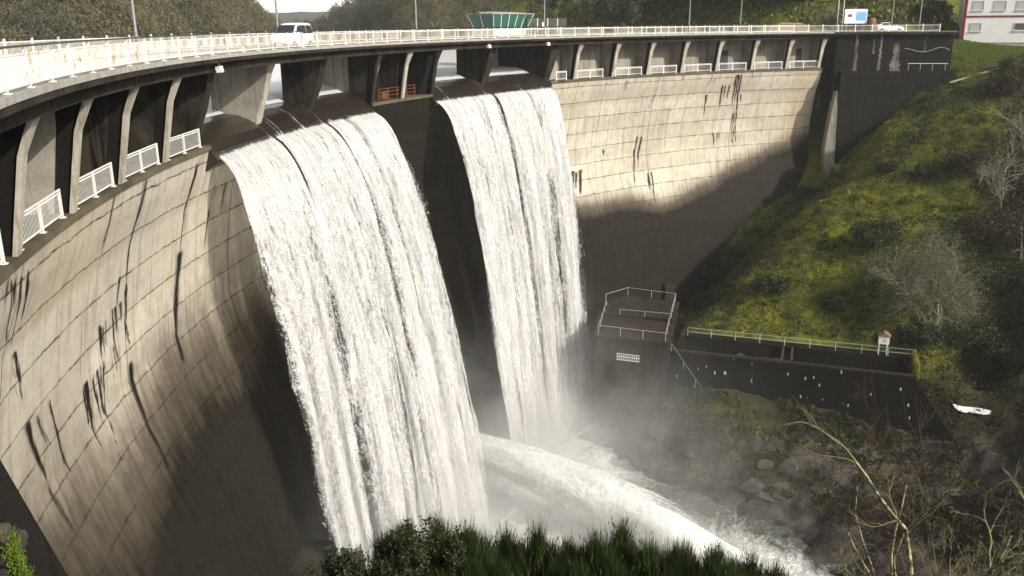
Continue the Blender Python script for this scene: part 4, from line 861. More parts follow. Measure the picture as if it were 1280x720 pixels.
MB().box((0, 0, 2.35), (3.5, .08, 2.15)).build('panel', M['white_clean'], bd)
MB().box((.82, -.05, 2.38), (1.62, .02, 1.35)).build('picture', M['sign_blue'], bd)
fl = MB().box((-.95, -.05, 2.45), (.58, .02, .40)).build('flag', M['sign_navy'], bd)
mb = MB()
for k in range(12):
    a = 2 * math.pi * k / 12; mb.box((-.95 + .12 * math.cos(a), -.062, 2.45 + .12 * math.sin(a)), (.035, .01, .035))
mb.build('stars', M['yellow'], fl)
P = spoint(sx(1089.5, 8.0), 8.0, -.1); mo = MB().tube([(0, 0, 0), (0, 0, .15), (0, 0, 1.5), (0, 0, 1.95), (0, 0, 2.1)], [.62, .55, .55, .50, .3], 10).build('stone_pillar', M['brick'], None, True); mo.location = P
tag(mo, 'brown rounded stone pillar between the board and the white car', 'stone pillar')
# roadside wall of pale stone behind the far railing
P = spoint(sx(1010, 8.5) if False else -4.0, 8.6, -.1)
sw = MB(); 
V = [(-3.2, 0, -1), (3.2, 0, -1), (3.2, 0, .95), (1.6, 0, 1.45), (-1.2, 0, 1.5), (-3.2, 0, .9)]
sw.prism(V, (0, .6, 0)); w_ = sw.build('stone_wall', m_plain('pale_earth_stone', (.36, .28, .18), .95, scale=3, var=.45)); w_.location = P; w_.rotation_euler = (0, 0, ca); tag(w_, 'low pale stone wall behind the far road railing, left of the flagpoles', 'wall')

# ------------------------------------------------------------------ the white house

HC = np.array([72.9, 149.0]); HA = R_(-21); hf = np.array([math.cos(HA), math.sin(HA)]); hn = np.array([-hf[1], hf[0]])
def hpt(px, py):                       # photo point on the facade plane -> along-facade metres, height
    d = ray(px, py); k = (HC @ hn) / (d[:2] @ hn); P = ORG + d * k; return float((P[:2] - HC) @ hf), float(P[2])
HB, HT, HW_ = -2.1, 6.4, 19.0
ho = empty('white_house', (HC[0], HC[1], HB), HA); tag(ho, 'white two storey house with dark red corner trim above the lawn', 'house')
def hp(mb, name, mat, par=None): return mb.build(name, mat, par or ho)
h_ = HT - HB
hp(MB().box((HW_ / 2, 5, h_ / 2 - .5), (HW_, 10, h_ + 1)), 'wall', M['wall_white'])
hp(MB().box((.16, -.04, h_ / 2), (.44, .12, h_)), 'corner_trim', M['red'])
zb = hpt(1240, 20.3)[1] - HB; hp(MB().box((HW_ / 2 + .2, -.04, zb), (HW_ - .4, .10, .24)), 'floor_band', M['red'])
hp(MB().box((HW_ / 2, -.05, .12), (HW_, .1, .24)), 'plinth', M['grey_top'])
rf = hp(MB().prism([(-.5, -.6, h_), (-.5, 10.6, h_), (-.5, 5, h_ + 2.6)], (HW_ + 1, 0, 0)), 'roof', m_plain('red_roof_tile', (.28, .10, .06), .9, scale=3))
MB().box((5, 6, h_ + 2.6), (.7, .7, 1.8)).build('chimney', M['wall_white'], rf)
for xa, xb, ya, yb, open_ in ((1217, 1229.5, 1, 12.7, 0), (1243.5, 1257.5, 1, 12.3, 0), (1272, 1286, 1, 12, 0), (1213.3, 1226, 28.8, 39, 0), (1268, 1290, 28.5, 38, 1)):
    (xl, zh), (xr, zl) = hpt(xa, ya), hpt(xb, yb); zl -= HB; zh -= HB; xm, zm = (xl + xr) / 2, (zl + zh) / 2; w, h = xr - xl, zh - zl
    f = MB()
    for dx in (-1, 1): f.box((xm + dx * (w / 2 - .05), -.03, zm), (.10, .10, h))
    for dz in (-1, 1): f.box((xm, -.03, zm + dz * (h / 2 - .05)), (w - .20, .10, .10))
    wo = hp(f, 'window', M['shutter'])
    MB().box((xm, -.01, zm), (w - .2, .05, h - .2)).build('pane' if open_ else 'shutter', M['glass_dark'] if open_ else M['shutter'], wo)
    MB().box((xm, -.06, zl - .06), (w + .2, .20, .1)).build('sill', M['wall_white'], wo)
# retaining wall under the lawn and the stepped path with its handrail
rw = MB().prism([(65.1, 139.6, -5.55), (74.5, 141.0, -5.2), (75.2, 141.2, -6.2), (74, 141.0, -9.5), (65.1, 139.6, -11)], (-.1, .6, 0)).build('retaining_wall', M['conc_black']); tag(rw, 'dark low retaining wall between the abutment and the lawn', 'wall')
sp_ = empty('stair_path', (64.6, 133.6, -7.2)); tag(sp_, 'sloping grey path kerb with handrail climbing the grass to the house', 'path'); 
A_, B_ = np.array([0, 0, .0]), np.array([10.4, 2.0, 2.6])
MB().bar(A_, B_, .35, .2).build('kerb', M['conc'], sp_)
MB().bar(A_ + [0, 0, 1.0], B_ + [0, 0, 1.0], .06).build('handrail', M['black_rail'], sp_)
for k in range(5): q = A_ + (B_ - A_) * k / 4; MB().box(q + [0, 0, .5], (.06, .06, 1.0)).build('post', M['black_rail'], sp_)
# loose cable and pipe on the black abutment
def abx(px, py, y=136.6): d = ray(px, py); k = y / d[1]; return np.array([d[0] * k, y, EYE + d[2] * k])
cbl = MB().tube([abx(px, py) for px, py in ((1131, 60.5), (1138, 61.5), (1146, 64), (1155, 65), (1165, 62.5), (1173, 59.5), (1180, 59.2), (1187, 62.5))], .032, 6).build('cable', M['rail_grey']); tag(cbl, 'pale loose cable sagging across the black abutment wall', 'cable')
hr = empty('step_railing', abx(1134, 88, 135.3)); tag(hr, 'small pale railing on top of the black abutment step', 'railing'); o0 = np.array(hr.location)
for px in (1135, 1150, 1165, 1181): q = abx(px, 88, 135.4); MB().box(q + [0, 0, .5] - o0, (.06, .06, 1.0)).build('post', M['steel'], hr)
MB().bar(abx(1134, 88, 135.4) + [0, 0, 1] - o0, abx(1184, 88, 135.4) + [0, 0, 1] - o0, .06).build('rail', M['white_clean'], hr)

# ------------------------------------------------------------------ outlet building and channel at the foot of the right bank
RF = np.array([(9.7, 96.9), (17.5, 94.0), (21.4, 108.9), (14.9, 112.0), (11.2, 108.5)]); zr = -33.0
ob_ = empty('outlet_building', (14.5, 101, -44)); tag(ob_, 'dark concrete outlet building with flat railed roof beside the narrow fall', 'building'); OL = Vector(ob_.location)
def bp_(mb, name, mat): o = mb.build(name, mat); o.parent = ob_; o.location = -OL; return o
bp_(MB().prism([(x, y, -46) for x, y in RF], (0, 0, 12.65)), 'wall', M['conc_brown'])
ctr = RF.mean(0); RO = ctr + (RF - ctr) * 1.03
bp_(MB().prism([(x, y, zr - .35) for x, y in RO], (0, 0, .35)), 'roof', M['conc_brown'])
bp_(MB().prism([(11.3, 103.5, zr + .002), (19.3, 101.0, zr + .002), (21.0, 108.4, zr + .002), (14.9, 111.3, zr + .002), (11.5, 108.0, zr + .002)], (0, 0, .35)), 'upper_roof', M['conc_dark'])
fd = (RF[1] - RF[0]); fd /= np.linalg.norm(fd); fn = np.array([fd[1], -fd[0]])
gm = MB(); gc = RF[0] + fd * 3.9 + fn * .04
def fp(s, z, off=.04): q = RF[0] + fd * s + fn * off; return (q[0], q[1], z)
for k in range(11): gm.bar(fp(2.6 + k * .25, -35.0), fp(2.6 + k * .25, -35.75), .05)
for z in (-35.0, -35.35, -35.75): gm.bar(fp(2.5, z, .07), fp(5.2, z, .07), .05)
bp_(gm, 'window_grille', M['white_clean'])
bp_(MB().prism([fp(2.55, -35.0, .01), fp(5.15, -35.0, .01), fp(5.15, -35.75, .01), fp(2.55, -35.75, .01)], (fn[0] * .01, fn[1] * .01, 0)), 'window_opening', M['plate'])
bp_(MB().box((20.3, 110.4, -32.0), (1.3, 1.2, 2.2), .3), 'shaft_head', M['conc_dark'])
def line_rail(name, pts, label, group, h=1.0, step=2.3, mid=False, mat='rail_grey', cat='railing'):
    o = empty(name, pts[0]); tag(o, label, cat, group); a0 = np.array(pts[0], float)
    for a, b in zip(pts[:-1], pts[1:]):
        a = np.array(a, float); b = np.array(b, float); n = max(1, int(np.linalg.norm(b - a) / step))
        for k in range(n + (1 if b is pts[-1] else 0)): MB().box(a + (b - a) * k / n - a0 + [0, 0, h / 2], (.06, .06, h)).build('post', M[mat], o)
        for z in ((h, h * .5) if mid else (h,)): MB().bar(a - a0 + [0, 0, z], b - a0 + [0, 0, z], .045).build('rail', M[mat], o)
    MB().box(np.array(pts[-1]) - a0 + [0, 0, h / 2], (.06, .06, h)).build('post', M[mat], o)
    return o
P3 = lambda q, z=zr: (q[0], q[1], z)
line_rail('roof_railing', [P3((11.9, 106.5)), P3((10.0, 97.2)), P3((17.3, 94.3)), P3((18.6, 99.6))], 'pale railing round the front edge of the outlet building roof', 'railings of the outlet works')
line_rail('roof_railing', [P3((12.0, 108.3), zr + .35), P3((15.2, 111.2), zr + .35), P3((20.9, 108.3), zr + .35), P3((19.2, 101.6), zr + .35)], 'pale railing round the back edge of the outlet building roof', 'railings of the outlet works')
line_rail('roof_railing', [P3((13.2, 103.1)), P3((19.0, 101.3))], 'short pale railing crossing the middle of the outlet building roof', 'railings of the outlet works')
def m_calcite():
    t = NT('black_channel_concrete'); v = t.pos((1, 1, .45)); f = t.noise(v, 1.6, 2, .5); f2 = t.noise(t.pos(), .35, 3)
    vo = t.n('TexVoronoi'); t.l(t.pos((1, 1, .38)), vo.inputs['Vector']); vo.inputs['Scale'].default_value = 1.5
    g = t.n('NewGeometry'); sp = t.n('SeparateXYZ'); t.l(g.outputs['Position'], sp.inputs[0])
    sel = t.math('MULTIPLY', t.math('LESS_THAN', vo.outputs['Distance'], t.math('MULTIPLY', t.math('SUBTRACT', f2, .30), .58)), t.math('GREATER_THAN', f, .47))
    bs = t.mix(f, (.012, .011, .009), (.005, .005, .004)); return t.base(t.mix(sel, bs, (.50, .48, .42)), .9, 0, .08)
M['calcite'] = m_calcite()
A0, A1 = np.array([17.9, 94.6]), np.array([42.1, 86.3]); cd_ = A1 - A0; CL = np.linalg.norm(cd_); cd_ /= CL; cn = np.array([-cd_[1], cd_[0]])
def cp(s, off, z): q = A0 + cd_ * s + cn * off; return np.array([q[0], q[1], z])
chn = empty('outlet_channel', cp(0, 0, -46)); tag(chn, 'long black walled concrete channel running right from the outlet building', 'channel'); CLc = Vector(chn.location)
def cpart(mb, name, mat): o = mb.build(name, mat); o.parent = chn; o.location = -CLc; return o
off3 = lambda w: (cn[0] * w, cn[1] * w, 0)
cpart(MB().prism([cp(0, 0, -34.3), cp(CL, 0, -34.3), cp(CL + 6.5, 0, -43.5), cp(CL + 6.5, 0, -48), cp(0, 0, -48)], off3(.5)), 'front_wall', M['calcite'])
cpart(MB().prism([cp(-.1, -.08, -34.297), cp(CL, -.08, -34.297), cp(CL, -.08, -34.1), cp(-.1, -.08, -34.1)], off3(.66)), 'coping', M['conc_brown'])
cpart(MB().prism([cp(1.0, 4.6, -33.9), cp(CL + .5, 4.6, -33.9), cp(CL + .5, 4.6, -46), cp(1, 4.6, -46)], off3(1.4)), 'back_wall', M['conc_black'])
cpart(MB().prism([cp(.3, .52, -36.9), cp(CL - .4, .52, -36.9), cp(CL - .4, 4.58, -36.9), cp(.3, 4.58, -36.9)], (0, 0, -.3)), 'channel_water', M['glass_dark'])
cpart(MB().prism([cp(CL - .4, .5, -34.6), cp(CL - .4, 4.58, -34.6), cp(CL - .4, 4.58, -46), cp(CL - .4, .5, -46)], (cd_[0] * .5, cd_[1] * .5, 0)), 'end_wall', M['conc_black'])
g0 = MB()
for s_ in (12.2, 13.2): g0.bar(cp(s_, .6, -34.2), cp(s_, 4.5, -34.0), .22, .3)
g0.bar(cp(12.2, .7, -34.2), cp(12.2, .7, -36.8), .2); g0.bar(cp(13.2, .7, -34.2), cp(13.2, .7, -36.8), .2)
cpart(g0, 'sluice_frame', M['orange'] if False else m_plain('rust_brown_steel', (.07, .035, .018), .85))
line_rail('walkway_railing', [cp(1.3, 4.85, -33.9), cp(CL + .4, 4.85, -33.9)], 'long pale railing along the walkway behind the outlet channel', 'railings of the outlet works', mid=True, step=2.6)
sr = line_rail('stair_railing', [cp(.2, -.15, -34.2), cp(4.6, -.6, -40.0)], 'rusty sloping handrail going down the front of the black channel wall', 'railings of the outlet works', h=.9, mat='steel')
hu = empty('instrument_hut', cp(CL - 2.9, 5.35, -33.9)); tag(hu, 'small white instrument box with brown roof standing on legs by the channel', 'instrument box')
for x in (-.42, .42):
    for y in (-.3, .3): MB().box((x, y, .65), (.1, .1, 1.3)).build('leg', M['white_clean'], hu)
MB().box((0, 0, 1.75), (1.1, .85, .95)).build('box', M['white_clean'], hu)
MB().prism([(-.68, -.55, 2.225), (.68, -.55, 2.225), (0, -.55, 2.65)], (0, 1.1, 0)).build('roof', M['brick'], hu)
MB().box((.1, -.44, 1.75), (.3, .03, .35)).build('door', M['shutter'], hu)
hu.rotation_euler = (0, 0, math.atan2(cd_[1], cd_[0]))
mp_ = [cp(CL + .2, 4.8, -33.4), cp(CL + .35, 3.4, -33.7), cp(CL + .4, 2.0, -34.1), cp(CL + .3, .7, -34.5)]
ms = MB().tube([np.array(q) + np.array([0, 0, .12 * math.sin(i * 3)]) for i, q in enumerate(mp_)], [.34, .42, .36, .30], 9).build('mossy_parapet', M['moss'], None, True); g = np.random.default_rng(31); q_ = g.uniform(0, 2.99, 1500); i_ = q_.astype(int); A_m = np.array(mp_); Bm = A_m[i_] + (A_m[i_ + 1] - A_m[i_]) * (q_ - i_)[:, None] + rand_dirs(g, 1500) * .36; quads_obj('moss', blades(g, Bm, .22, .05, .8), M['lf_moss'], ms, k=3); tag(ms, 'stubby parapet smothered in yellow moss at the end of the channel', 'parapet')
# ------------------------------------------------------------------ dam foot: apron slab and wing wall on the left
ap = MB(); ap.prism([(*pol(-4.5, 91.2)[:2], -47), (*pol(4.5, 91.5)[:2], -47), (*pol(4.2, 86.8)[:2], -47), (*pol(-3.5, 83.5)[:2], -47)], (0, 0, 13.4)); ap = ap.build('apron_block', M['conc_brown']); tag(ap, 'brown concrete block at the foot of the dam under the big fall', 'concrete block')
wv = [far(-60, 488, 17.5), far(0, 574, 17.5), far(84, 718, 17.5), far(130, 800, 17.5), far(60, 830, 17.3), far(12, 690, 17.3), far(-20, 600, 17.3), far(-60, 560, 17.3)]
ww = MB().prism(wv, (-.35, .25, 0)).build('wing_wall', M['conc_black']); tag(ww, 'black sloping concrete wing wall at the near foot of the dam', 'wall')

#--PART3--
# ------------------------------------------------------------------ vegetation
def hit(px, py, t0=6., t1=260., zfun=None):        # where a photo sight line meets the ground
    d = ray(px, py); ts = np.linspace(t0, t1, 3000); P = ORG + ts[:, None] * d; g = ground(P[:, 0], P[:, 1]); k = np.argmax(P[:, 2] < g)
    return np.array([P[k, 0], P[k, 1], g[k]])
def leaf_quads(g, C, s, asp=1.6, up=0.0):           # small leaf faces centred on C
    n = len(C); a = rand_dirs(g, n); a[:, 2] += up; a /= np.linalg.norm(a, axis=1, keepdims=True); b = np.cross(a, rand_dirs(g, n)); b /= np.linalg.norm(b, axis=1, keepdims=True) + 1e-9
    s = (np.broadcast_to(s, (n,)) * g.uniform(.6, 1.3, n))[:, None]; a = a * s * asp * .5; b = b * s * .5
    return np.stack([C - a, C + b * .9 - a * .1, C + a, C - b * .9 + a * .1], 1).reshape(-1, 3)
def grow(g, out, p, d, L, r, lv, lvmax, kids, droop=0., wander=.22, taper=.55, tips=None, spread=.75, cl=(.5, .8)):
    n = 5; pts = [p]; dd = d.copy(); rad = [r]
    for k in range(n):
        dd = dd + g.normal(0, wander, 3) + np.array([0, 0, droop]); dd /= np.linalg.norm(dd); pts.append(pts[-1] + dd * L / n); rad.append(r * (1 - (1 - taper) * (k + 1) / n) if lv < lvmax else r * (1 - .8 * (k + 1) / n))
    out.append((pts, rad, lv))
    if lv >= lvmax:
        if tips is not None: tips.append(pts[-1])
        return
    for k in range(kids[lv]):
        q = g.uniform(.25, 1.0) if k else 1.0; i = min(int(q * n), n - 1); f = q * n - i; b = np.array(pts[i]) * (1 - f) + np.array(pts[i + 1]) * f
        base = np.array(pts[i + 1]) - np.array(pts[i]); base /= np.linalg.norm(base); nd = base + rand_dirs(g, 1)[0] * spread * (1 if k else .4); nd /= np.linalg.norm(nd)
        grow(g, out, b, nd, L * g.uniform(*cl), rad[min(i + 1, n)] * (.85 if k == 0 else .6), lv + 1, lvmax, kids, droop, wander, taper, tips, spread, cl)
def limbs_mesh(out, lo=0, hi=99, nside=(7, 6, 5, 4, 3, 3)):
    mb = MB()
    for pts, rad, lv in out:
        if lo <= lv <= hi: mb.tube(pts, np.maximum(rad, .004), nside[min(lv, 5)], cap=False)
    return mb
L_ = lambda *c: list(c)
M['lf_dark'] = m_leaf('dark_evergreen_leaf', [(.022, .032, .012), (.035, .045, .016), (.05, .06, .022), (.10, .11, .05)])
M['lf_olive'] = m_leaf('olive_leaf', [(.085, .080, .030), (.11, .105, .042), (.060, .058, .022), (.14, .13, .06)])
M['lf_yellow'] = m_leaf('yellow_green_leaf', [(.14, .15, .03), (.10, .115, .022), (.18, .18, .045), (.07, .085, .02)])
M['lf_brown'] = m_leaf('brown_scrub_leaf', [(.040, .030, .014), (.058, .042, .018), (.026, .024, .010), (.075, .058, .026)])
M['lf_broom'] = m_leaf('broom_stalk', [(.026, .046, .012), (.042, .068, .014), (.058, .088, .020), (.018, .030, .010)], .55, .2, .9)
M['lf_grey'] = m_leaf('grey_green_leaf', [(.055, .065, .035), (.085, .095, .055), (.12, .13, .08), (.035, .045, .022)])
M['lf_lichen'] = m_leaf('lichen_tuft', [(.11, .11, .06), (.15, .15, .09), (.065, .07, .035), (.19, .19, .12)])
M['lf_fern'] = m_leaf('dark_fern', [(.028, .040, .010), (.045, .058, .012), (.018, .026, .008), (.06, .065, .014)], .7, .12, .25)
M['lf_sprig'] = m_leaf('sprig_leaf', [(.035, .045, .020), (.055, .066, .028), (.025, .032, .014), (.085, .09, .045)])
M['bark'] = m_bark('grey_brown_bark', (.085, .070, .052), (.040, .034, .026))
M['lichen'] = m_bark('lichen_bark', (.30, .28, .17), (.085, .075, .05), 7, .42, .56)
M['lichen_y'] = m_bark('yellow_lichen_bark', (.40, .38, .18), (.050, .042, .030), 5, .42, .58)
M['twig_mix'] = m_bark('dark_twig_with_lichen', (.17, .16, .07), (.030, .022, .016), 2.5, .52, .64)
M['twig'] = m_bark('pale_grey_twig', (.34, .32, .24), (.17, .16, .11), 2)
M['twig_red'] = m_bark('reddish_twig', (.075, .042, .030), (.045, .03, .022), 2)

def leafy_tree(base, H, R, leaf, label, group, cat='tree', name='tree', seed=0, trunk=.16, nclump=34, per=70, size=.32, low=.25):
    g = np.random.default_rng(seed); base = np.asarray(base, float); o = empty(name, base); tag(o, label, cat, group); out = []; tips = []
    grow(g, out, np.zeros(3), np.array([g.normal(0, .06), g.normal(0, .06), 1.]), H * .55, trunk, 0, 2, (5, 4), .03, .14, .6, tips, .8)
    limbs_mesh(out).build('trunk', M['bark'], o, True)
    a = rand_dirs(g, nclump) * (g.random((nclump, 1)) ** .45); C = a * [R, R, H * (1 - low) / 2] + [0, 0, H * (low + (1 - low) / 2)]
    if tips: C = np.concatenate([C, np.array(tips)[: nclump // 2]])
    cr = g.uniform(.18, .36, len(C)) * R; n = len(C); I = np.repeat(np.arange(n), per); pt = C[I] + rand_dirs(g, n * per) * (cr[I] * g.random(n * per) ** .5)[:, None] * [1, 1, .75]
    quads_obj('crown', leaf_quads(g, pt, size), M[leaf], o); return o
def base_at(px, dist): d = ray(px, 30); k = dist / math.hypot(d[0], d[1]); x, y = d[0] * k, d[1] * k; return np.array([x, y, max(gz(x, y), -3.4) - .2])
G_ROAD = 'trees and bushes beyond the far road'
for i, (px, dist, H, R, lf, lab) in enumerate([
    (766, 176, 13, 5.4, 'lf_dark', 'largest dark evergreen tree beyond the road, right of the mesh fence'), (741, 190, 15, 3.8, 'lf_dark', 'narrow dark tree standing just left of the largest evergreen'),
    (716, 184, 8.5, 3.6, 'lf_yellow', 'yellow green bushy tree right behind the mesh fence'), (690, 196, 12, 4.6, 'lf_olive', 'pale olive tree behind the mesh fence and lamp post'),
    (806, 184, 13, 5.0, 'lf_brown', 'brown bare looking tree right of the dark evergreen'), (836, 180, 12, 4.6, 'lf_olive', 'olive tree left of the pale lamp post on the far road'),
    (870, 176, 12, 4.4, 'lf_brown', 'brown scrubby tree right of the pale lamp post on the far road'), (898, 172, 9, 4.2, 'lf_dark', 'dark low tree below the yellow mossy bank, right of the pale lamp post'),
    (936, 170, 7, 4.2, 'lf_dark', 'dark bush behind the dull grey lamp post'), (966, 168, 6, 4.0, 'lf_dark', 'dark bush at the foot of the mossy bank right of the dull lamp post'),
    (1000, 166, 5, 3.6, 'lf_fern', 'green bush above the pale stone wall'), (912, 186, 15, 5, 'lf_yellow', 'yellow leaved tree at the top edge left of the mossy bank')]):
    leafy_tree(base_at(px, dist), H, R, lf, lab, G_ROAD, seed=100 + i, nclump=40, per=85, size=.42)
leafy_tree((69.6, 152.5, -1.2), 6.5, 2.6, 'lf_dark', 'dark bush squeezed between the black rock and the red house corner', G_ROAD, 'bush', 'bush', 140, nclump=30, per=80, size=.34, low=.1)
# spiky pale plant on the bank
sp0 = np.array([*spoint(sx(1036, 9.6), 9.6, 0)[:2], .2]); g = np.random.default_rng(5); yu = empty('spiky_plant', sp0); tag(yu, 'pale spiky plant on the bank behind the far road, left of the flagpoles', 'plant')
d_ = rand_dirs(g, 260); d_[:, 2] = np.abs(d_[:, 2]) * 1.2 + .15; d_ /= np.linalg.norm(d_, axis=1, keepdims=True); B_ = np.zeros((260, 3)) + [0, 0, .8] + g.normal(0, .5, (260, 3)) * [1.3, .6, .3]
sd = np.cross(d_, [0, 0, 1.]); sd /= np.linalg.norm(sd, axis=1, keepdims=True) + 1e-9
quads_obj('leaves', np.stack([B_ - sd * .07, B_ + sd * .07, B_ + d_ * g.uniform(1.0, 2.1, (260, 1))], 1).reshape(-1, 3), M['lf_grey'], yu, k=3)
MB().tube([(0, 0, -.6), (0, 0, .9)], [.22, .16], 8).build('stem', M['bark'], yu, True)

# the far woods across the reservoir: one mass
g = np.random.default_rng(17); n = 1500
phi = g.uniform(-34, 14, n); row = g.random(n) ** 1.6; D = shore(phi) + 1 + row * 75; zb_ = farz(phi, D); keep = D < 520; phi, D, zb_, row = phi[keep], D[keep], zb_[keep], row[keep]
hgt = g.uniform(4, 8.5, len(phi)); hgt = np.where((phi > -16) & (phi < -11), hgt * .7, hgt)
def wood(sel, name, lf, label, per=380, size=.36):
    C = np.stack([D * np.sin(np.radians(phi)), D * np.cos(np.radians(phi)), zb_], -1)[sel]; H_ = hgt[sel]; I = np.repeat(np.arange(len(C)), per); q = g.random(len(I)) ** .8
    rr_ = H_[I] * (.10 + .34 * np.sin(np.pi * np.clip(q * 1.05, 0, 1)) ** .7) * g.random(len(I)) ** .5; an = g.uniform(0, 2 * np.pi, len(I))
    pt = C[I] + np.stack([rr_ * np.cos(an), rr_ * np.sin(an), H_[I] * (.12 + .95 * q) + g.normal(0, .3, len(I))], -1)
    o = quads_obj(name, leaf_quads(g, pt, size * .62, 2.2, .9), M[lf]); tag(o, label, 'woodland', kind='stuff'); return o
kk = fbm(phi * .45, D * .02, 3, 91) + g.normal(0, .10, len(phi)); 
M['lf_far1'] = m_leaf('far_willow', [(.115, .108, .050), (.145, .135, .065), (.085, .08, .038), (.18, .165, .085)], .8, .2, .12)
M['lf_far2'] = m_leaf('far_brown_wood', [(.085, .072, .048), (.11, .092, .06), (.06, .053, .036), (.13, .11, .075)], .8, .2, .12)
M['lf_far3'] = m_leaf('far_dark_wood', [(.060, .064, .040), (.08, .082, .050), (.045, .05, .03), (.10, .10, .065)], .8, .2, .12)
wood((kk > .50) | ((phi > -10) & (kk > .40)), 'willow_wood', 'lf_far1', 'pale olive woodland along the reservoir shore behind the road')
wood((kk <= .50) & (kk > .40) & ((phi <= -10)), 'brown_wood', 'lf_far2', 'brown leafless woodland on the far reservoir slope')
wood((kk <= .40), 'dark_wood', 'lf_far3', 'dark green woodland on the far reservoir slope')

# mossy slope: tufts, ferns, scrub
def scatter(n, box, wfun, seed):
    g = np.random.default_rng(seed); X = g.uniform(box[0], box[1], n); Y = g.uniform(box[2], box[3], n); k = g.random(n) < wfun(X, Y); X, Y = X[k], Y[k]; return g, np.stack([X, Y, ground(X, Y)], -1)
def off_works(X, Y):
    s_ = (X - A0[0]) * cd_[0] + (Y - A0[1]) * cd_[1]; o_ = (X - A0[0]) * cn[0] + (Y - A0[1]) * cn[1]
    ch = (s_ > -10) & (s_ < CL + 1) & (o_ > -.4) & (o_ < 7.6); return ~ch & (np.hypot(X - CX, Y - CY) < 96) | (~ch & (X > 50))
hillbox = (18, 90, 84, 146)
mz = lambda X, Y: fbm(X * .16, Y * .16, 4, 121)
g, Q = scatter(240000, hillbox, lambda X, Y: off_works(X, Y) * np.clip(moss_w(X, Y) * 1.15 - .15, 0, 1) * np.clip((mz(X, Y) - .36) * 6, .05, 1), 201)
o = quads_obj('moss_tufts', blades(g, Q - [0, 0, .05], .30, .08, .9), M['lf_moss'], k=3); tag(o, 'bright yellow green moss and grass covering the slope beside the dam', 'moss', kind='stuff')
g, Q = scatter(300000, hillbox, lambda X, Y: off_works(X, Y) * np.clip(.25 + .75 * (1 - moss_w(X, Y)), 0, 1) * np.clip((.56 - mz(X, Y)) * 6, .06, 1) * (lawn_w(X, Y) < .5), 202)
o = quads_obj('ferns', leaf_quads(g, Q + np.array([0, 0, .12]) + np.abs(g.normal(0, .22, Q.shape)) * [0, 0, 1], .20, 2.0), M['lf_fern']); tag(o, 'dark green ferns and ground cover on the slope', 'ferns', kind='stuff')
g, Q = scatter(260000, (30, 96, 70, 134), lambda X, Y: off_works(X, Y) * np.clip((1 - moss_w(X, Y)) * 1.3 - .35, 0, 1) * np.clip((fbm(X * .2, Y * .2, 3, 131) - .42) * 6, .04, 1), 203)
o = quads_obj('bracken', leaf_quads(g, Q + np.array([0, 0, .25]) + np.abs(g.normal(0, .35, Q.shape)) * [0, 0, 1], .17, 2.6), M['lf_brown']); tag(o, 'brown dead bracken on the shaded slope', 'bracken', kind='stuff')
# river bank below the channel
g, Q = scatter(170000, (15, 66, 52, 94), lambda X, Y: ((X - A0[0]) * cn[0] + (Y - A0[1]) * cn[1] < -.3) * np.clip((_tz(X, Y) + 44.9) / 1.2, 0, 1) * np.clip((fbm(X * .22, Y * .22, 4, 141) - .40) * 7, .03, 1) * np.clip((X - 15) / 8, .15, 1), 204)
nz_ = fbm(Q[:, 0] * .12, Q[:, 1] * .12, 3, 145) + np.clip((Q[:, 0] - 30) / 90, -.1, .2)
k = nz_ < .55
o = quads_obj('bank_grass', blades(g, Q[k] - [0, 0, .05], .45, .07, .7), M['lf_fern'], k=3); tag(o, 'dull green grass on the rocky bank below the channel', 'grass', kind='stuff')
o = quads_obj('bank_moss', blades(g, Q[k][::2] - [0, 0, .05], .36, .07, .8), M['lf_moss'], k=3); tag(o, 'mossy tufts on the rocky bank below the channel', 'moss', kind='stuff')
o = quads_obj('bank_scrub', leaf_quads(g, Q[~k] + np.abs(g.normal(0, .45, Q[~k].shape)) * [0, 0, 1], .16, 2.6), M['lf_brown']); tag(o, 'reddish brown scrub on the bank below the channel', 'scrub', kind='stuff')
# mossy bank and lawn above the dam
g, Q = scatter(60000, (26, 80, 149.5, 185), lambda X, Y: np.clip((fbm(X * .2, Y * .2, 3, 151) - .38) * 6, .1, 1) * (Y > 152 + np.clip(50 - X, 0, 30) * .2), 205)
o = quads_obj('bank_bushes', leaf_quads(g, Q + np.abs(g.normal(0, .5, Q.shape)) * [0, 0, 1], .42, 1.8), M['lf_yellow']); tag(o, 'yellow green brambles over the bank behind the far road', 'brambles', kind='stuff')
g, Q = scatter(40000, (64, 86, 133, 149), lambda X, Y: lawn_w(X, Y), 206)
M['lf_lawn'] = m_leaf('lawn_blade', [(.12, .18, .02), (.09, .14, .018), (.145, .19, .025), (.07, .105, .015)], .7, .2, .3)
o = quads_obj('lawn_grass', blades(g, Q, .22, .07, .5), M['lf_lawn'], k=3); tag(o, 'bright green lawn in front of the white house', 'lawn', kind='stuff')

g, Q = scatter(2600, hillbox, lambda X, Y: off_works(X, Y) * np.clip(moss_w(X, Y) * 1.3, .25, 1) * np.clip((fbm(X * .3, Y * .3, 3, 171) - .38) * 5, .1, 1) * (lawn_w(X, Y) < .3), 207)
def tussocks(name, Q, lf, label, n=46):
    I = np.repeat(np.arange(len(Q)), n); r_ = g.uniform(.12, .42, len(Q))[I]; B = Q[I] + np.stack([g.normal(0, 1, len(I)) * r_, g.normal(0, 1, len(I)) * r_, np.full(len(I), -.08)], -1)
    o = quads_obj(name, blades(g, B, (g.uniform(.35, .95, len(Q)))[I], .035, .5), M[lf], k=3); tag(o, label, 'grass', kind='stuff')
tussocks('grass_tussocks', Q[::2], 'lf_fern', 'dark green grass tussocks dotted over the mossy slope'); tussocks('dry_tussocks', Q[1::2], 'lf_olive', 'dry olive grass tussocks dotted over the mossy slope')
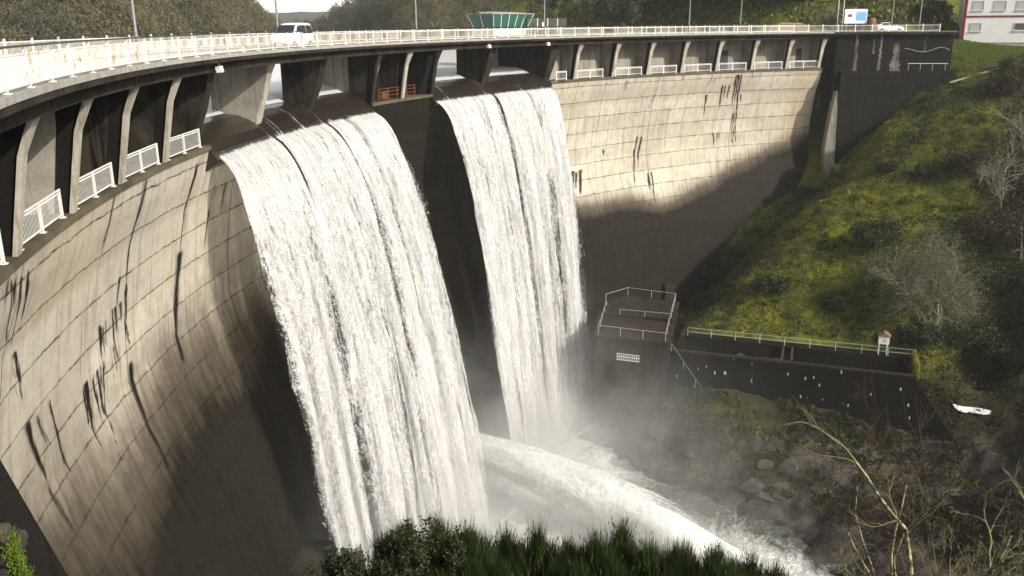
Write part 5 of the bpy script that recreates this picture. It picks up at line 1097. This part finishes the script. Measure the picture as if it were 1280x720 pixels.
def shrub(px, py, R, H, lf, label, seed, name='shrub', per=240, size=.2, group='shrubs on the slope'):
    g = np.random.default_rng(seed); p = hit(px, py); o = empty(name, p); tag(o, label, 'shrub', group); out = []
    for k in range(5): grow(g, out, np.zeros(3), np.array([g.normal(0, .5), g.normal(0, .5), 1.]), H * .55, .05, 1, 3, (0, 3, 3), 0, .2, .5, None, .8)
    limbs_mesh(out).build('stem', M['bark'], o)
    n = 16; C = rand_dirs(g, n) * [R * .62, R * .62, H * .3] + [0, 0, H * .5]; I = np.repeat(np.arange(n), per); pt = C[I] + rand_dirs(g, n * per) * (R * .45 * g.random(n * per) ** .5)[:, None] * [1, 1, .8]; pt[:, 2] = np.abs(pt[:, 2])
    quads_obj('foliage', leaf_quads(g, pt, size), M[lf], o); return o
for i, a in enumerate([(1156, 222, 1.5, 1.9, 'lf_dark', 'small dark shrub alone on the upper mossy slope'), (1108, 214, 1.6, 1.3, 'lf_fern', 'low green shrub left of the small dark shrub, near the abutment foot'), (1092, 312, 3.2, 3.8, 'lf_dark', 'dark green shrub left of the big lichen covered tree'),
    (1052, 218, 1.6, 1.2, 'lf_yellow', 'yellow mossy clump at the foot of the pale buttress'), (898, 352, 3.2, 3.0, 'lf_brown', 'brown and dark shrub where the slope meets the shaded dam face'), (925, 322, 2.6, 2.2, 'lf_fern', 'dark fern clump above the brown shrub by the dam face'),
    (1010, 246, 2.0, 1.4, 'lf_fern', 'low fern clump on the slope just below the end of the pale wall'), (985, 252, 1.2, .9, 'lf_yellow', 'yellowish clump growing against the lower dam face'), (1240, 300, 4.2, 3.6, 'lf_brown', 'brown thicket right of the lichen covered tree, near the photo edge'), (1215, 215, 3.6, 3.0, 'lf_brown', 'brown thicket on the slope above the lichen covered tree'),
    (1262, 372, 4.5, 4.2, 'lf_dark', 'dark thicket in shade at the photo edge, right of the lichen covered tree'), (1205, 432, 4.0, 3.4, 'lf_dark', 'dark green thicket below the lichen covered tree'), (1150, 432, 2.6, 2.6, 'lf_dark', 'dark shrub behind the mossy parapet and instrument box'), (1262, 455, 3.6, 3.0, 'lf_fern', 'green shrub low at the photo edge above the white stream'),
    (1256, 118, 3.2, 2.8, 'lf_brown', 'brown shrub at the upper photo edge below the lawn'), (1272, 92, 2.6, 2.4, 'lf_olive', 'olive shrub at the corner of the lawn'), (876, 386, 2.2, 2.4, 'lf_dark', 'dark shrub in the shade behind the outlet building roof'), (1050, 385, 2.4, 1.6, 'lf_fern', 'low green fern patch above the middle of the channel walkway'), (965, 362, 2.4, 1.5, 'lf_fern', 'low dark fern patch on the bright lower moss slope')]):
    shrub(*a, 300 + i)
def bare_tree(base, H, label, seed, bark, twig, kids=(5, 5, 5, 4), r=.17, stems=1, wander=.2, spread=.85, group=None, lean=(0, 0), lv=4, droop=.02, name='bare_tree', first=.45, leaves=None, cl=(.5, .8)):
    g = np.random.default_rng(seed); o = empty(name, base); tag(o, label, 'tree', group); out = []; tips = []
    for k in range(stems):
        d = np.array([lean[0] + g.normal(0, .35 if stems > 1 else .05), lean[1] + g.normal(0, .35 if stems > 1 else .05), 1.]); grow(g, out, np.zeros(3), d / np.linalg.norm(d), H * first * g.uniform(.85, 1.1), r, 0, lv, kids, droop, wander, .62, tips, spread, cl)
    limbs_mesh(out, 0, 1).build('trunk', M[bark], o, True); limbs_mesh(out, 2, 9).build('twigs', M[twig], o, True)
    if leaves:
        T = np.array(tips); I = np.repeat(np.arange(len(T)), leaves[1]); quads_obj('buds', leaf_quads(g, T[I] + g.normal(0, leaves[2], (len(I), 3)), leaves[3]), M[leaves[0]], o)
    return o
G_B = 'bare trees on the right bank'
p = hit(1165, 416); bare_tree(p, 11.0, 'big bare tree furred with pale grey lichen on the slope above the channel', 401, 'lichen', 'twig', (5, 6, 6, 5), .2, 4, .24, 1.0, G_B, first=.50, leaves=('lf_lichen', 11, .34, .11))
for i, (px, py, H, lab) in enumerate([(1250, 262, 10, 'bare lichen tree high on the slope at the photo edge, largest of the upper group'), (1222, 232, 6.5, 'small bare tree left of the upper lichen trees'), (1278, 190, 8, 'bare pale tree cut by the photo edge below the lawn'), (1275, 330, 7.5, 'bare dim tree at the photo edge right of the lichen covered tree')]):
    bare_tree(hit(px, py), H, lab, 420 + i, 'lichen', 'twig' if i < 3 else 'twig_red', (4, 5, 5, 3), .13, 2, .24, .9, G_B, first=.42)

SW = [[hit(x, y) + [0, 0, .45] for x, y in row] for row in (((1190, 511), (1202, 513), (1216, 514), (1228, 516), (1238, 519)), ((1193, 515.5), (1204, 518), (1217, 519), (1228, 521), (1238, 522)), ((1198, 519), (1207, 521.5), (1218, 522.5), (1228, 523.5), (1237, 524)))]
st_ = MB().grid(SW).build('stream_water', m_plain('foaming_stream', (.86, .86, .84), .7, scale=2, var=.2), None, True); st_['kind'] = 'structure'
# ------------------------------------------------------------------ boulders on the river bank
def rock(p, s, seed, label, group):
    g = np.random.default_rng(seed); n, m = 12, 18; P = np.zeros((n, m, 3))
    cut = rand_dirs(g, 11); cd2 = g.uniform(.34, .78, 11)
    for i in range(n):
        for k in range(m):
            a = math.pi * i / (n - 1); b = 2 * math.pi * k / (m - 1); v = np.array([math.sin(a) * math.cos(b), math.sin(a) * math.sin(b), math.cos(a)]); q = 1.0
            for c, dd in zip(cut, cd2):
                w = v @ c
                if w > dd: q = min(q, dd / w)
            P[i, k] = v * q * s
    o = grid_obj('boulder', P, M['rock'], None, False); o.location = p; o.rotation_euler = (0, 0, g.uniform(0, 6)); tag(o, label, 'boulder', group); return o
for i in range(13):
    g_ = np.random.default_rng(600 + i); px = g_.uniform(770, 1030); py = 530 + (px - 770) * .28 + g_.uniform(-8, 50); p = hit(px, py); s = g_.uniform(.8, 2.4)
    rock(p + [0, 0, -.05 * s], np.array([s * g_.uniform(.9, 1.6), s, s * g_.uniform(.45, .7)]), 700 + i, 'dark wet boulder on the rocky bank between the channel wall and the pool', 'wet boulders on the bank')

# ------------------------------------------------------------------ foreground plants on the near bank
def broom(px, py, dist, R, label, seed, lf='lf_broom', dens=3600, tall=1.0):
    g = np.random.default_rng(seed); top = far(px, py, dist); base = np.array([top[0], top[1], min(gz(top[0], top[1]), top[2] - 1.6)]); H = top[2] - base[2]
    o = empty('broom_bush', base); tag(o, label, 'bush', 'green bushes on the near bank'); out = []
    for k in range(9): d = np.array([g.normal(0, .3), g.normal(0, .3), 1.]); grow(g, out, np.zeros(3), d / np.linalg.norm(d), H * .34, .03, 1, 3, (0, 3, 3), .05, .12, .5, None, .5)
    limbs_mesh(out).build('stems', M['bark'], o)
    nc = 26; a = g.uniform(0, 2 * np.pi, nc); q = np.sqrt(g.random(nc)) * R; q[0] = 0; cz = H * (1 - .30 * (q / R) ** 2) * g.uniform(.60, .93, nc); cz[0] = H * .97; cz -= .55 * tall
    C = np.stack([q * np.cos(a), q * np.sin(a), cz], -1); I = np.repeat(np.arange(nc), 330); n = len(I)
    B = C[I] + g.normal(0, .07, (n, 3)) - np.array([0, 0, .28]) * g.random((n, 1)); d = np.concatenate([g.normal(0, .17, (n, 2)), np.ones((n, 1))], 1); d[:, :2] += (C[I][:, :2] / R) * .25; d /= np.linalg.norm(d, axis=1, keepdims=True)
    sd = np.cross(d, rand_dirs(g, n)); sd /= np.linalg.norm(sd, axis=1, keepdims=True); h = g.uniform(.32, .80, (n, 1)) * tall; w = .0075
    quads_obj('stalks', np.stack([B - sd * w, B + sd * w, B + d * h], 1).reshape(-1, 3), M[lf], o, k=3)
    k_ = g.random(n) < .03; dd_ = d[k_] + g.normal(0, .12, (k_.sum(), 3)); quads_obj('dead_stalks', np.stack([B[k_] - sd[k_] * w * .7, B[k_] + sd[k_] * w * .7, B[k_] + dd_ * h[k_] * 1.25], 1).reshape(-1, 3), M['lf_olive'], o, k=3)
    I = np.repeat(np.arange(nc), 260); n = len(I); pt = C[I] + g.normal(0, .17, (n, 3)) * [1, 1, 1.5] - [0, 0, .18]
    quads_obj('foliage', leaf_quads(g, pt, .026, 7.0, 2.2), M[lf], o); return o
BR = [(505, 660, 15.3, .8, 'dark broom bush under the left part of the jet, first of the row'), (545, 652, 16.2, .9, 'tallest broom bush near the left end of the foreground row'), (588, 664, 15.2, .8, 'broom bush just right of the tallest bush'), (632, 668, 16.4, .9, 'broom bush where the jet leaves the big fall behind it'), (672, 664, 15.4, .7, 'pointed broom bush left of the middle of the foreground row'),
      (712, 678, 16.3, .9, 'low broom bush in the middle of the foreground row'), (746, 674, 15.3, .7, 'broom bush left of the tall upright sprig'), (778, 658, 16.0, .45, 'narrow broom bush forming a tall upright sprig below the jet'), (812, 684, 15.4, .8, 'broom bush right of the tall upright sprig'), (850, 686, 16.4, .9, 'broom bush below the falling end of the jet'), (892, 692, 15.4, .8, 'broom bush second from the right end of the foreground row'), (940, 700, 16.2, .9, 'lowest broom bush at the right end of the foreground row')]
for i, b in enumerate(BR): broom(b[0], b[1] - 14, *b[2:], 800 + i)
def leafy_sprig(px, py, dist, H, label, seed, n=6, lf='lf_sprig', sz=.045, leaf=24):
    g = np.random.default_rng(seed); top = far(px, py, dist); o = empty('leafy_shrub', top - [0, 0, H]); tag(o, label, 'shrub', 'leafy sprigs on the near bank'); out = []; tips = []
    for k in range(n): d = np.array([g.normal(0, .22), g.normal(0, .2), 1.]); grow(g, out, np.zeros(3), d / np.linalg.norm(d), H * .55, .014, 1, 3, (0, 5, 4), .04, .16, .45, tips, .6, (.3, .5))
    limbs_mesh(out).build('stems', M['bark'], o)
    pts = np.array([q for pts, rad, lv in out if lv >= 2 for q in pts[1:]]); I = np.repeat(np.arange(len(pts)), leaf // 6); quads_obj('leaves', leaf_quads(g, pts[I] + g.normal(0, .05, (len(I), 3)), sz, 1.7), M[lf], o)
leafy_sprig(432, 676, 14.0, 1.5, 'thin leafy shrub left of the broom row, against the big fall', 901, 7)
leafy_sprig(520, 645, 15.0, 1.7, 'leafy grey green shrub rising out of the tallest broom bush', 902, 8)
leafy_sprig(562, 655, 15.2, 1.4, 'leafy shrub between the two tallest broom bushes', 903, 6)
leafy_sprig(1120 - 20, 703, 14.6, 1.6, 'low leafy shrub at the right end of the broom row', 904, 5)
# the yellow-lichened bare trees of the near bank
G_N = 'lichen covered bare trees on the near bank'
def near_tree(px, ytop, dist, label, seed, lean=(0, 0), r=.085, kids=(4, 4, 5, 4), stems=1, first=.60, twig='twig_mix', spread=.85):
    top = far(px, ytop, dist); zb = gz(top[0], top[1]); zb = min(zb, top[2] - 4.5); H = top[2] - zb
    return bare_tree((top[0] - lean[0] * H * .5, top[1] - lean[1] * H * .5, zb), H, label, seed, 'lichen_y', twig, kids, r, stems, .17, spread, G_N, lean, 4, .01, first=first, cl=(.38, .62))
near_tree(1168, 520, 19, 'slender lichen covered bare tree, left one of the near pair at lower right', 501, (-.05, 0))
near_tree(1255, 486, 17, 'taller lichen covered bare tree at the lower right corner', 502, (.05, 0), .095)
near_tree(1110, 600, 21, 'low bare tree spreading its branches left, below the channel wall', 503, (-.25, 0), .06)
near_tree(1215, 560, 23, 'thin bare tree between the two lichen covered near trees', 504, (0, 0), .06, twig='twig_red')
near_tree(1150, 640, 16, 'reddish twiggy bush at the foot of the left lichen tree', 505, (0, 0), .04, (5, 5, 5, 3), 3, .5, 'twig_red')
# mossy rubble by the wing wall
for i in range(9):
    g_ = np.random.default_rng(950 + i); p = far(g_.uniform(-8, 16), g_.uniform(655, 735), g_.uniform(13.4, 14.2)); rock(p, np.array([.32, .26, .2]) * g_.uniform(.6, 1.5), 960 + i, 'grey rubble stone beside the black wing wall', 'rubble by the wing wall')
g = np.random.default_rng(77); mp2 = np.array([far(x, y, 13.6) for x, y in ((9, 668), (14, 684), (20, 700), (27, 718), (34, 740))]); q_ = g.uniform(0, 3.99, 2600); i_ = q_.astype(int); Bm = mp2[i_] + (mp2[i_ + 1] - mp2[i_]) * (q_ - i_)[:, None] + g.normal(0, .05, (2600, 3))
mm = quads_obj('moss_cushion', blades(g, Bm, .07, .012, .7), M['lf_lawn'], k=3); tag(mm, 'bright moss cushion along the edge of the black wing wall', 'moss')
# valley haze
def m_haze():
    t = NT('valley_haze'); v = t.n('VolumePrincipled'); v.inputs['Color'].default_value = (.93, .94, .95, 1); v.inputs['Density'].default_value = .00026; v.inputs['Anisotropy'].default_value = .3
    t.t.nodes.remove(t.b); t.l(v.outputs[0], t.out.inputs['Volume']); return t.m
haze = MB().box((0, 0, 10), (4400, 4400, 170)).build('haze', m_haze()); tag(haze, 'thin pale haze filling the valley air', 'haze', kind='stuff')
